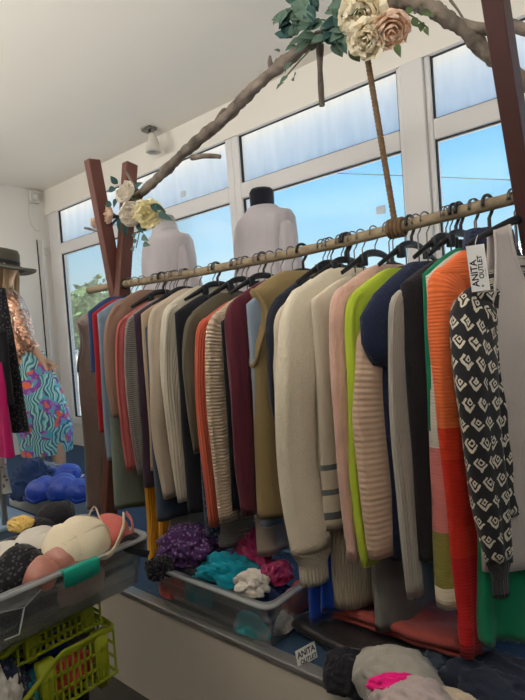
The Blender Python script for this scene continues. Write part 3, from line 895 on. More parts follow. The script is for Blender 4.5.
def card(parent, loc, right, up, w, h, name, mat, lines, lettermat, flower=True):
    """price card with lettering; text runs along `right`"""
    r = Vector(right).normalized(); n = r.cross(Vector(up)).normalized(); u = n.cross(r)
    M = Matrix(((r.x, u.x, n.x, loc[0]), (r.y, u.y, n.y, loc[1]), (r.z, u.z, n.z, loc[2]), (0, 0, 0, 1)))
    o = MB().box((0, 0, 0), (w, h, .0012)).obj(name, mat, parent, smooth=False)
    if parent is not None: M = parent.matrix_world.inverted() @ M
    o.matrix_local = M
    for txt, x, y, size in lines:
        cu = bpy.data.curves.new('lettering', 'FONT'); cu.body = txt; cu.size = size; cu.extrude = .0002; cu.offset = size * .022
        cu.materials.append(lettermat)
        tmp = bpy.data.objects.new('tmp', cu); C.objects.link(tmp); bpy.context.view_layer.update()
        me_ = bpy.data.meshes.new_from_object(tmp.evaluated_get(bpy.context.evaluated_depsgraph_get())); bpy.data.objects.remove(tmp)
        t = bpy.data.objects.new('lettering', me_); link(t, o); t.location = (x, y, .0009)
    return o


ink = pbr('black_ink', (25, 25, 28), .6)
paper = pbr('white_card', (232, 232, 230), .6, noise_amt=.02)

# grey tank top -------------------------------------------------------------
tk_y = -30
ya = radians(tk_y)
hw = .20
e = onY(463, 300, RAIL_Y - hw * cos(ya))
tx = e.x - hw * sin(ya) + .012
rz = railz(tx)
tank = thing('tank_top', 'light grey jersey tank top hung on the rack by its straps', 'tank top', (tx, RAIL_Y, rz), ya, 'clothes hanging on the wooden rack')
bpy.context.view_layer.update()
ztop = -.075
zhem = onY(500, 566, RAIL_Y - .15).z - rz


def ttop(y, front):
    a = abs(y)
    scoop = (.155 if front else .07)
    if a < .075: return ztop - .006 - scoop * (1 - (a / .075) ** 4) ** .7
    if a < .118: return ztop - .30 * (a - .075)
    s = min(1, (a - .118) / (.165 - .118))
    return ztop - .013 - .21 * (s ** .45)


tm = MB()
ys = []
for i in range(81):
    ys.append(-hw + 2 * hw * i / 80)
for front in (1, 0):
    def fn(u, v, front=front):
        y = lerp(-.185, .185, u)
        zt_ = ttop(y, front); z = lerp(zt_, zhem + .01 * sin(y * 12), v)
        wid = 1 + .12 * v
        b = .030 * math.sqrt(max(0, 1 - (y / .186) ** 2)) * (.35 + .9 * sst((ztop - z) / .3)) + .001
        x = b * (1 if front else -1) + .010 * noise.noise(Vector((y * 8, z * 1.6, 5 + front))) * sst((ztop - z) / .25)
        return Vector((x, y * wid, z))
    tm.grid(fn, 110, 40)
tm.obj('body', K['tank'], tank, solid=.003)
# bound edges of the neckline and armholes
bm_ = MB()
for front in (1, 0):
    pts = []
    for i in range(61):
        y = -.076 + .152 * i / 60
        z = ttop(y, front); b = .030 * (.35 + .9 * sst((ztop - z) / .3)) + .002
        pts.append((b * (1 if front else -1), y, z))
    bm_.tube(pts, .0045, 6)
    for s in (-1, 1):
        pts = []
        for i in range(40):
            y = s * lerp(.118, .183, (i / 39) ** 2)
            z = ttop(y, front); b = .030 * math.sqrt(max(0, 1 - (y / .186) ** 2)) * (.35 + .9 * sst((ztop - z) / .3)) + .002
            pts.append((b * (1 if front else -1), y, z))
        bm_.tube(pts, .0045, 6)
bm_.obj('edge_binding', K['tank'], tank)
hanger(tx, ya, .118, .19, 'black hanger holding the light grey tank top')
# swing tag on the near strap
tc_ = onY(478, 268, RAIL_Y - .20)
tg = thing('price_tag', 'white swing tag with black lettering on the grey tank top strap', 'tag', tc_)
bpy.context.view_layer.update()
d_up = (onY(482, 247, RAIL_Y - .20) - onY(488, 291, RAIL_Y - .20)).normalized()      # long side, reading upward
d_rt = (onY(486, 268, RAIL_Y - .19) - onY(468, 271, RAIL_Y - .21)); d_rt.normalize()
L_ = (onY(478, 246, RAIL_Y - .20) - onY(484, 292, RAIL_Y - .20)).length
W_ = (onY(487, 268, RAIL_Y - .2) - onY(469, 270, RAIL_Y - .2)).length
card(tg, tc_, d_up, -d_rt, L_, W_, 'card', paper, [('ANITA', -L_ * .40, W_ * .06, W_ * .52), ('OUTLET', -L_ * .24, -W_ * .26, W_ * .36), ('\u2014\u2014\u2014', -L_ * .20, -W_ * .42, W_ * .14), ('*', -L_ * .42, -W_ * .28, W_ * .3)], ink)
MB().tube(crv([tc_ + d_up * (L_ * .45), tc_ + d_up * (L_ * .6) + Vector((0, .01, 0)), tc_ + d_up * (L_ * .75) + Vector((0, .03, 0))], 4), .0008, 5).obj('string', paper, tg).location = -tc_

G('jacket', 'jacket', 'dark navy jacket seen above the grey tank neckline', 463, 266, 420, K['navyfur'], hw=.11, th=.02, yaw=-20, seed=53, collar=(K['navyfur'], .03, .02), hookthick=True)

# clothes with only their lower ends in view under the rack
for (nm, ct, lab, px, hemp, mat, w, sd) in (
        ('sweater', 'sweater', 'mustard yellow ribbed sweater hem showing under the slate dress', 134, 566, K['mustard'], .13, 61),
        ('jumper', 'jumper', 'mustard yellow jumper hem beside the grey-white hem', 146, 556, K['mustard'], .13, 62),
        ('jumper', 'jumper', 'pale grey jumper hem beside the mustard hems', 158, 540, K['greyl'], .14, 63),
        ('dress', 'dress', 'grey striped dress hem below the beige striped sweater', 208, 548, K['greyk'], .15, 64),
        ('skirt', 'skirt', 'taupe skirt hem hanging into the clear box', 243, 556, K['taupel'], .14, 65),
        ('dress', 'dress', 'royal blue dress hem below the balloon sleeve', 292, 622, K['blue'], .17, 66),
        ('dress', 'dress', 'royal blue gathered dress hem beside the cream vest', 306, 612, K['blue'], .17, 67)):
    G(nm, ct, lab, px, 345, hemp, mat, hw=w, th=.018, yaw=-14 if px > 240 else -9, seed=sd, hang=True, fold=.016, flare=.05)

# a few bare hooks with nothing visible on them
for i, px in enumerate((160, 182, 215, 240, 262, 330, 345, 375, 412, 447, 462)):
    x = onY(px, 250, RAIL_Y).x
    hanger(x, radians(-12), .118, .15, ['black hanger with dark clip bar above the %s' % w for w in ('off-white cardigan', 'dark olive shirt', 'striped beige sweater', 'burgundy blouse', 'olive tan dress', 'fuzzy pink sweater', 'lime sweater', 'navy coat', 'black wool coat', 'orange sweater', 'patterned sweater')][i], thick=(i % 2 == 0), clip=True)

# ------------------------------------------------------------------ heaps of cloth


def heap(name, cat, label, loc, size, mat, seed=1, yaw=0, group=None, rough=.35, freq=2.2, obj_parent=None):
    rr = random.Random(seed); off = Vector((rr.uniform(0, 99), rr.uniform(0, 99), rr.uniform(0, 99)))
    nu, nv = 84, 40
    rings = []
    for j in range(nv + 1):
        ph = lerp(.02, pi - .35, j / nv)
        r = []
        for i in range(nu):
            a = 2 * pi * i / nu
            d = Vector((sin(ph) * cos(a), sin(ph) * sin(a), cos(ph)))
            q = Vector((d.x * freq * .8, d.y * freq * 1.5, d.z * freq)) + off
            wv_ = Vector((noise.noise(q * .9), noise.noise(q * .9 + Vector((7, 3, 1))), noise.noise(q * .9 + Vector((2, 8, 5))))) * 1.1
            n1 = noise.noise(q * .6); rid = 1 - abs(noise.noise(q * 1.1 + wv_)) * 2.2
            r2 = 1 - abs(noise.noise(q * 2.4 + wv_ * 1.6)) * 2
            k = 1 + rough * (.9 * n1 + .42 * (rid - .5) + .20 * (r2 - .5))
            p = Vector((d.x * size[0] * k, d.y * size[1] * k, max(-.25, d.z) * size[2] * k + size[2] * .25))
            r.append(p)
        rings.append(r)
    m = MB().loft(rings, True, True)
    o = m.obj(name, mat, obj_parent)
    o.location = loc; o.rotation_euler = (0, 0, yaw)
    if obj_parent is None: setp(o, label, cat, group)
    return o


def ribbonfold(name, cat, label, loc, w, d, layers, th, mat, yaw=0, seed=1, group=None):
    """folded cloth: one sheet folded to and fro, `w` along the fold, `d` deep"""
    prof = []
    for L in range(layers):
        z = th * (L + .5)
        xs = [(-d / 2 + d * i / 14) for i in range(15)]
        if L % 2: xs = xs[::-1]
        prof += [(x, z) for x in xs]
        if L < layers - 1:
            s = 1 if L % 2 == 0 else -1
            for k in range(1, 6):
                a = -pi / 2 + pi * k / 6
                prof.append((s * (d / 2 + .5 * th * cos(a)), z + th / 2 + th / 2 * sin(a)))
    off = Vector((seed * 3.1, seed * 1.7, 0))
    def fn(u, v):
        i = u * (len(prof) - 1); a = int(min(i, len(prof) - 2)); f = i - a
        x = lerp(prof[a][0], prof[a + 1][0], f); z = lerp(prof[a][1], prof[a + 1][1], f)
        y = (v - .5) * w
        q = Vector((x * 9, y * 5, 0)) + off
        lift = z / (th * layers)
        return Vector((x + .012 * noise.noise(q + Vector((0, 0, 9))), y + .02 * noise.noise(Vector((x * 4, v * 2, z * 20)) + off), z + th * 1.1 * lift * noise.noise(q) + .45 * th * noise.noise(q * 2.7)))
    o = MB().grid(fn, len(prof) - 1, 30).obj(name, mat, None, solid=th * .72)
    o.location = loc; o.rotation_euler = (0, 0, yaw)
    setp(o, label, cat, group)
    return o


def rrect(hx, hy, r, z, n=6):
    out = []
    for cx, cy, a0 in ((hx - r, hy - r, 0), (-hx + r, hy - r, pi / 2), (-hx + r, -hy + r, pi), (hx - r, -hy + r, 3 * pi / 2)):
        for k in range(n + 1):
            a = a0 + pi / 2 * k / n
            out.append(Vector((cx + r * cos(a), cy + r * sin(a), z)))
    return out


clear = clearmat('clear_plastic', (240, 243, 245), .09, .10, .15)
clear_rim = clearmat('clear_plastic_rim', (222, 226, 228), .55, .12, .25)
teal = pbr('teal_plastic', (30, 160, 140), .4, noise_amt=.03)


def tub(label, loc, hx, hy, h, yaw=0, taper=.88, latch=False, name='storage_box'):
    t = thing(name, label, 'storage box', loc, yaw)
    r = .035
    rings = [rrect(hx * taper - .004, hy * taper - .004, r, .006), rrect(hx * taper, hy * taper, r, .0)]
    outer = [rrect(hx * taper * .9, hy * taper * .9, r, .0)] + [rrect(hx * lerp(taper, 1, s), hy * lerp(taper, 1, s), r, h * s) for s in (0, .05, .3, .62, .64, .97)]
    inner = [rrect(hx * lerp(taper, 1, s) - .003, hy * lerp(taper, 1, s) - .003, r, h * s + .003) for s in (.97, .5, 0)]
    MB().loft(outer + inner, True, True).obj('tub', clear, t)
    rim = [rrect(hx - .004, hy - .004, r, h * .955), rrect(hx + .014, hy + .014, r + .01, h * .93), rrect(hx + .016, hy + .016, r + .01, h * .985), rrect(hx + .010, hy + .010, r + .01, h), rrect(hx - .010, hy - .010, r, h), rrect(hx - .006, hy - .006, r, h * .96)]
    MB().loft(rim).obj('rim', clear_rim, t)
    return t


# ---- box of bras on the lime baskets, long side along Y
q1, q2 = onX(0, 590, -1.36), onX(141, 541, -1.36)
ZR = (q1.z + q2.z) / 2
yB1 = q2.y + .025
HX, HY, HB = .19, .32, .145
bx = tub('clear plastic storage box with teal latch heaped with bras', (-1.36 - HX, yB1 - HY, ZR - HB), HX, HY, HB, yaw=0, taper=.93)
lc = onX(80, 571, -1.345)
lt = Vector((lc.x - bx.location.x, lc.y - bx.location.y, HB))
m = MB()
LW = .105
pr = [(-.010, .004), (.006, .006), (.012, 0), (.013, -.02), (.008, -.040), (.004, -.042), (.004, -.01), (-.010, -.004)]
rings = []
for s in (-1, -.97, -.6, 0, .6, .97, 1):
    sc = .9 if abs(s) == 1 else 1
    dip = -.004 if abs(s) < .9 else 0
    rings.append([Vector((lt.x + p[0] + .004, lt.y + s * LW / 2, HB + (p[1] + (dip if p[1] < -.03 else 0)) * sc)) for p in pr])
m.loft(rings, True, True)
latch = m.obj('latch', teal, bx); latch['label'] = 'teal latch'


rdg = MB()
for poly in (((-2, 613), (24, 607), (40, 590), (62, 583)), ((24, 607), (19, 634), (4, 640))):
    q = [onX(x, y, -1.368) - Vector(bx.location) for x, y in poly]
    rdg.tube([Vector((p.x + .002, p.y, p.z)) for p in q], .0022, 6)
rdg.obj('moulded_ridge', clear_rim, bx)


def bra(label, loc, R, mat, axis=(0, 0, 1), along=(0, 1, 0), seed=1, strapmat=None, group='bras heaped in the clear storage box', gap=1.75):
    t = thing('bra', label, 'bra', loc, 0, group)
    z_ = Vector(axis).normalized(); x_ = Vector(along) - z_ * Vector(along).dot(z_); x_.normalize(); y_ = z_.cross(x_)
    t.rotation_euler = Matrix(((x_.x, y_.x, z_.x), (x_.y, y_.y, z_.y), (x_.z, y_.z, z_.z))).to_euler()
    rr = random.Random(seed)
    for s in (-1, 1):
        m = MB()
        def fn(u, v, s=s):
            a = u * 2 * pi; ph = v * pi * .5
            x = R * sin(ph) * cos(a); y = R * .95 * sin(ph) * sin(a) * (1 + .1 * sin(a)); z = R * .78 * cos(ph) ** .8
            k = 1 + .09 * noise.noise(Vector((x, y, z)) * 22 + Vector((seed, s, 0)))
            return Vector((x * k + s * R * gap / 2, y * k, z * k))
        m.grid(fn, 32, 12)
        cup = m.obj('cup', mat, t, solid=.006)
        st = MB()
        P = crv([(s * R * .9, R * .85, .004), (s * R * (1.0 + .3 * rr.random()), R * 1.1, .004), (s * R * 1.25, R * .5, -.002), (s * R * 1.35, R * .0, -.008)], 6)
        st.tube(P, .006, 6, flat=(1, .3)); st.obj('strap', strapmat or mat, t)
    b = MB()
    P = crv([(-R * 1.75, -R * .3, .0), (-R * .9, -R * .95, .012), (0, -R * .55, .015), (R * .9, -R * .95, .012), (R * 1.75, -R * .3, .0), (R * 2.1, R * .3, -.01)], 6)
    b.tube(P, .012, 8, flat=(1, .3)); b.obj('band', mat, t)
    return t


creambra = fab('cream_eyelet_cotton', (226, 214, 188), 'boucle', amt=.3)
pinkbra = fab('salmon_lace', (206, 112, 104), 'boucle', amt=.5)
blushbra = fab('dusty_rose_satin', (178, 118, 104), 'satin', rough=.4)
winebra = fab('wine_satin', (110, 40, 48), 'satin', rough=.4)
whitebra = fab('grey_white_cotton', (206, 200, 190), 'plain')
XB = -1.36
def inb(px, py, dz=.0, x=None):
    p = onZ(px, py, ZR + dz); return p


heap('lingerie', 'underwear', 'black lingerie filling the clear box under the bras', (bx.location.x, bx.location.y + .03, bx.location.z + .01), (.16, .27, .15), K['black'], seed=3, rough=.2)
CAMD = Vector((.60, -.42, .68))
bra('cream cotton bra with eyelet cups on top of the clear box', inb(75, 549, .012), .080, creambra, axis=CAMD, along=(.25, 1, .25), seed=2, gap=.55)
bra('salmon pink lace bra behind the cream bra', inb(102, 541, .0), .066, pinkbra, axis=(.4, -.2, .9), along=(-.3, 1, 0), seed=3, gap=.9)
bra('off-white bra with thin straps left of the cream bra', inb(22, 560, .0), .075, whitebra, axis=(.35, -.3, .9), along=(.2, 1, .1), seed=4, gap=1.2)
bra('dusty rose satin bra at the front of the clear box', inb(52, 567, -.004), .050, blushbra, axis=(.5, -.1, .8), along=(-.15, 1, .2), seed=5, gap=1.5)
bra('black lace bra at the near corner of the clear box', inb(8, 580, -.01), .064, K['blacklace'], axis=(.5, -.3, .8), along=(-.2, 1, .1), seed=6, gap=1.2)
bra('wine red satin bra under the cream bra', inb(58, 556, -.02), .06, winebra, axis=(.2, 0, 1), along=(0, 1, .1), seed=7)
bra('black bra at the far end of the clear box', inb(121, 543, -.02), .045, K['black'], axis=(.2, .2, 1), along=(1, .4, 0), seed=8, gap=1.3)
bra('black bra with pale yellow lining at the back of the clear box', inb(48, 527, .0), .062, K['black'], axis=(.3, -.3, .9), along=(-.4, 1, 0), seed=9, gap=1.3)
heap('lingerie', 'underwear', 'pale yellow knickers at the back of the clear box', inb(22, 528, .02), (.05, .035, .03), fab('pale_yellow_cotton', (224, 190, 110)), seed=14)
heap('lingerie', 'underwear', 'pinkish camisole pressed against the front wall of the clear box', (XB - .035, lc.y + .02, bx.location.z + .03), (.02, .07, .09), fab('pale_pink_satin', (196, 150, 138)), seed=15, rough=.25)

# ---- lime stacking baskets
limep = pbr('lime_plastic', (150, 162, 30), .5, noise_amt=.04, spec=.4)


def basket(label, loc, hx, hy, h):
    t = thing('stacking_basket', label, 'basket', loc, 0, 'stacked lime baskets')
    for sx, sy in ((1, 1), (1, -1), (-1, 1), (-1, -1)):
        MB().loft([rrect(.010, .014, .006, 0), rrect(.016, .024, .008, h)], True, True).obj('corner_post', limep, t, loc=(sx * (hx - .012), sy * (hy - .045), 0))
    for sx in (1, -1):
        g = MB(); n = 11; x = sx * hx
        for k in range(n + 1):
            y = lerp(-hy + .03, hy - .03, k / n); g.box((x, y, h * .55), (.005, .006, h * .8))
        for k in range(4): g.box((x, 0, h * (.14 + .27 * k)), (.005, 2 * hy - .06, .007))
        g.obj('side_lattice', limep, t, smooth=False)
    g = MB()
    for k in range(8):
        x = lerp(-hx, hx, k / 7); g.box((x, hy - .005, h * .55), (.006, .005, h * .8))
    for k in range(4): g.box((0, hy - .005, h * (.18 + .25 * k)), (2 * hx, .005, .007))
    g.obj('back_lattice', limep, t, smooth=False)
    g = MB()
    for k in range(8):
        x = lerp(-hx, hx, k / 7); g.box((x, -hy + .005, h * .33), (.006, .005, h * .4))
    for k in range(3): g.box((0, -hy + .005, h * (.16 + .18 * k)), (2 * hx, .005, .007))
    g.obj('front_lattice', limep, t, smooth=False)
    g = MB()
    for k in range(9): g.box((lerp(-hx, hx, k / 8), 0, h * .14), (.008, 2 * hy, .005))
    for k in range(9): g.box((0, lerp(-hy, hy, k / 8), h * .14), (2 * hx, .008, .005))
    g.obj('bottom_grid', limep, t, smooth=False)
    rim = crv([(hx, -hy - .03, h * .55), (hx, -hy + .03, h * .78), (hx, -hy + .09, h), (hx, 0, h), (hx, hy - .05, h), (hx - .01, hy, h * .97), (0, hy + .008, h * .95), (-hx + .01, hy, h * .97), (-hx, hy - .05, h), (-hx, 0, h), (-hx, -hy + .09, h), (-hx, -hy + .03, h * .78), (-hx, -hy - .03, h * .55)], 3)
    MB().tube(rim, .0095, 8, flat=(1, .6)).obj('rim', limep, t)
    MB().tube([(hx, -hy - .03, h * .55), (0, -hy - .035, h * .5), (-hx, -hy - .03, h * .55)], .009, 8).obj('front_rim', limep, t)
    return t


bk = onX(75, 647, -1.40)
BX, BYH = .15, .13
BZ = bx.location.z
RIMZ = onX(75, 647, -1.40).z
hB = .165
BCY = .725
basket('lime plastic basket below the topmost one, clothes inside it', (-1.40 - BX, BCY, RIMZ - hB), BX, BYH, hB)
basket('topmost lime plastic basket directly under the clear bra box', (-1.43 - BX, BCY - .02, RIMZ + .001), BX, BYH, BZ - RIMZ - .002)
ob = MB().box((0, 0, (RIMZ - hB) / 2 - .001), (.18, .18, RIMZ - hB - .003)).obj('black_crate', pbr('black_crate_plastic', (34, 34, 36), .6), None, smooth=False, bevel=.008, loc=(-1.40 - BX - .04, BCY, 0))
setp(ob, 'plain black crate standing on the floor below the lime baskets', 'crate')
for (lab, nm, ct, dx, dy, dz, sz, mt, sd) in (('royal blue cloth crumpled in the lime basket', 'folded_cloth', 'clothes', -.05, .0, .05, (.09, .10, .09), K['blue'], 31), ('coral pink cloth pressed against the lime basket lattice', 'folded_cloth', 'clothes', .07, .01, .035, (.045, .075, .06), fab('hot_coral_cotton', (236, 84, 96)), 32),
                                ('turquoise cloth at the open end of the lime basket', 'folded_cloth', 'clothes', .07, -.10, .03, (.06, .06, .07), fab('turquoise_cotton', (50, 140, 160)), 33), ('mauve grey cloth at the back of the lime basket', 'folded_cloth', 'clothes', -.03, .09, .06, (.08, .06, .09), fab('mauve_grey_cotton', (128, 116, 136)), 34)):
    heap(nm, ct, lab, (-1.40 - BX + dx, BCY + dy, RIMZ - hB + dz), sz, mt, seed=sd)
heap('folded_cloth', 'clothes', 'white cloth spilling left of the lime baskets', (onX(6, 648, -1.42).x - .04, onX(6, 648, -1.42).y - .03, RIMZ - .12), (.08, .07, .14), whitebra, seed=35)
heap('folded_cloth', 'clothes', 'dark navy cloth hanging beside the lime baskets', (onX(22, 665, -1.40).x - .06, onX(22, 665, -1.4).y - .02, RIMZ - .14), (.05, .07, .14), K['navydot'], seed=36)

# ---- clear box on the platform edge
c_near = onZ(262, 656, PZ)
c_far = onZ(153, 594, PZ)
h2 = .155
xr_ = c_near.x + .03; xl_ = onY(152, 574, EDGE_Y).x - .02
HX2, HY2 = (xr_ - xl_) / 2, .165
b2 = tub('clear plastic storage box of mixed scarves at the platform edge', ((xl_ + xr_) / 2, EDGE_Y + HY2 + .004, PZ), HX2, HY2, h2, taper=.90)
bl = Vector(b2.location)


def in2(px, py, dz): return onZ(px, py, PZ + h2 + dz)


purple = fab('purple_patterned_knit', (70, 42, 90), 'dots', .016, (132, 100, 142))
tealc = fab('teal_jersey', (16, 138, 158)); turq = fab('turquoise_towelling', (70, 186, 196), 'boucle', amt=.6)
darkc = fab('dark_mixed_cotton', (58, 56, 66)); coralc = fab('coral_red_cotton', (200, 84, 76)); white2 = fab('white_cotton', (214, 206, 196)); berry = fab('berry_satin', (168, 30, 92), 'satin', rough=.45)
for (lab, px, py, dz, sz, mt, sd, yw) in (
        ('purple patterned scarf heaped over the left of the scarf box', 190, 556, .00, (.12, .10, .085), purple, 41, .3),
        ('teal jersey cloth in the middle of the scarf box', 229, 575, -.02, (.10, .08, .055), tealc, 42, .5),
        ('berry red satin cloth draped across the back of the scarf box', 252, 558, .00, (.10, .05, .075), berry, 43, -.3),
        ('white cotton top scrunched at the near corner of the scarf box', 252, 590, -.015, (.055, .045, .045), white2, 44, .2),
        ('black lace cloth hanging over the far end of the scarf box', 160, 574, -.02, (.05, .045, .05), K['blacklace'], 45, 0),
        ('berry red cloth at the right end of the scarf box', 278, 578, -.02, (.05, .05, .05), berry, 46, .8),
        ('dark mixed cloth below the purple scarf', 215, 572, -.05, (.16, .09, .05), darkc, 47, 0)):
    heap('scarf', 'clothes', lab, in2(px, py, dz), sz, mt, seed=sd, yaw=yw, rough=.4, freq=2.8)
for (lab, fx, fy, dz, sz, mt, sd) in (
        ('turquoise towelling cloth low in the scarf box front', .62, -.80, .02, (.07, .022, .055), turq, 51), ('coral red cloth low in the scarf box at its left', -.72, -.80, .04, (.06, .022, .06), coralc, 52),
        ('dark cloth pressed to the front wall of the scarf box', 0, -.60, .015, (.17, .025, .10), darkc, 53), ('teal cloth pressed to the front wall of the scarf box', -.2, -.82, .06, (.07, .018, .06), tealc, 54),
        ('white cloth at the right end of the scarf box', .86, -.2, .015, (.022, .06, .05), white2, 55), ('coral cloth at the right end of the scarf box', .86, .2, .05, (.022, .08, .07), coralc, 56),
        ('navy cloth filling the bottom of the scarf box', 0, .1, .01, (HX2 * .85, .11, .09), K['navy'], 57)):
    heap('scarf', 'clothes', lab, (bl.x + fx * HX2, bl.y + fy * HY2, PZ + dz), sz, mt, seed=sd, rough=.3)

# ---- folded things on the platform
brick = fab('brick_red_denim', (188, 92, 84), 'weave', var=.08)
leather = fab('black_brown_leather', (44, 40, 42), 'satin', rough=.35)
p = onZ(385, 634, PZ + .06)
ribbonfold('folded_trousers', 'trousers', 'folded black-brown leather trousers under the brick red ones', (p.x - .07, p.y - .01, PZ + .008), .40, .17, 3, .016, leather, yaw=1.45, seed=3)
ribbonfold('folded_trousers', 'trousers', 'brick red denim trousers folded below the hanging clothes', (p.x + .0, p.y + .07, PZ + .062), .45, .17, 3, .018, brick, yaw=1.62, seed=5)
p = onZ(344, 690, PZ + .02)
p = onZ(345, 668, PZ + .03)
heap('folded_cloth', 'clothes', 'black cloth draped over the platform edge beside the white card', onZ(352, 684, PZ + .02), (.075, .06, .07), K['black'], seed=61, yaw=.4, rough=.25)
heap('folded_jumper', 'clothes', 'pale grey jumper heaped at the platform edge under hot pink cloth', onZ(398, 690, PZ + .05), (.105, .085, .085), fab('pale_grey_jersey', (166, 162, 154), 'plain'), seed=62, yaw=.6, rough=.24, freq=1.7)
heap('folded_cloth', 'clothes', 'hot pink cloth tucked in the grey pile', onZ(402, 690, PZ + .15), (.065, .03, .025), fab('hot_pink_cotton', (235, 30, 130)), seed=63, yaw=.5)
heap('folded_jumper', 'clothes', 'pinkish grey jumper in front of the hot pink cloth', onZ(416, 712, PZ + .12), (.085, .06, .05), fab('pinkish_grey_jersey', (178, 164, 162)), seed=64, yaw=.3, rough=.3)
heap('folded_jumper', 'clothes', 'dark navy jersey crumpled on the blue carpet at the right', onZ(502, 704, PZ + .02), (.14, .085, .085), fab('dark_navy_jersey', (44, 50, 66)), seed=65, yaw=.2, rough=.35)
heap('folded_cloth', 'clothes', 'slate blue denim under the pale grey jumper', onZ(434, 662, PZ + .01), (.05, .08, .045), K['slate'], seed=66, yaw=.2)
heap('folded_cloth', 'clothes', 'beige cloth at the bottom edge before the navy jersey', onZ(462, 716, PZ + .06), (.08, .04, .03), fab('beige_cotton', (196, 180, 158)), seed=67)
heap('folded_cloth', 'clothes', 'pink cloth bit behind the brick red trousers', onZ(412, 598, PZ + .02), (.035, .03, .05), fab('bright_pink_cotton', (228, 96, 140)), seed=68)
heap('folded_cloth', 'clothes', 'grey blue cloth behind the brick red trousers', onZ(388, 596, PZ + .02), (.06, .05, .05), K['bluegrey'], seed=69)
bag = clearmat('crinkled_plastic_bag', (232, 236, 240), .22, .5, .12)


def plasticbag(label, px, py, sx, sy, sz, seed):
    c = onZ(px, py, PZ)
    def fn(u, v):
        x = (u - .5) * sx; y = (v - .5) * sy
        q = Vector((x * 16, y * 16, seed))
        e = min(u, 1 - u, v, 1 - v) * 4
        return Vector((x, y, .004 + sz * min(1, e) * (.55 + .6 * noise.noise(q)) + .012 * abs(noise.noise(q * 2.5))))
    o = MB().grid(fn, 30, 24).obj('plastic_bag', bag, None, smooth=False, loc=c)
    o.rotation_euler = (0, 0, .35); setp(o, label, 'plastic bag')


plasticbag('crinkled clear plastic bag on the carpet below the green dress', 508, 632, .22, .13, .05, 3)
plasticbag('small crinkled clear bag behind the brick red trousers', 400, 602, .16, .10, .06, 8)

# white card on the platform edge
cc = onZ(307, 660, PZ + .006)
tg2 = thing('price_card', 'small white shop card lying at the platform edge', 'card', cc)
bpy.context.view_layer.update()
r_ = (onZ(313, 655, PZ) - onZ(302, 666, PZ)); r_.z = 0
r_ = onZ(303, 651, PZ) - onZ(297, 668, PZ); r_.z = 0
w_ = (onZ(318, 655, PZ) - onZ(302, 650, PZ)); w_.z = 0
r2 = onZ(318, 656, PZ) - onZ(299, 667, PZ); r2.z = 0
card(tg2, cc + Vector((0, 0, .012)), r2, Vector((-r2.y, r2.x, .35)), .075, .055, 'card', paper, [('ANITA', -.033, .005, .0225), ('OUTLET', -.026, -.014, .0165), ('\u2014\u2014\u2014', -.024, -.022, .006)], ink)

# ------------------------------------------------------------------ dress forms with white blouses
blousem = fab('sheer_white_blouse_cotton', (186, 180, 184), 'plain', var=.03)
formm = fab('black_dress_form_jersey', (28, 29, 40), 'weave')
formp = pbr('pale_dress_form', (150, 148, 140), .7)


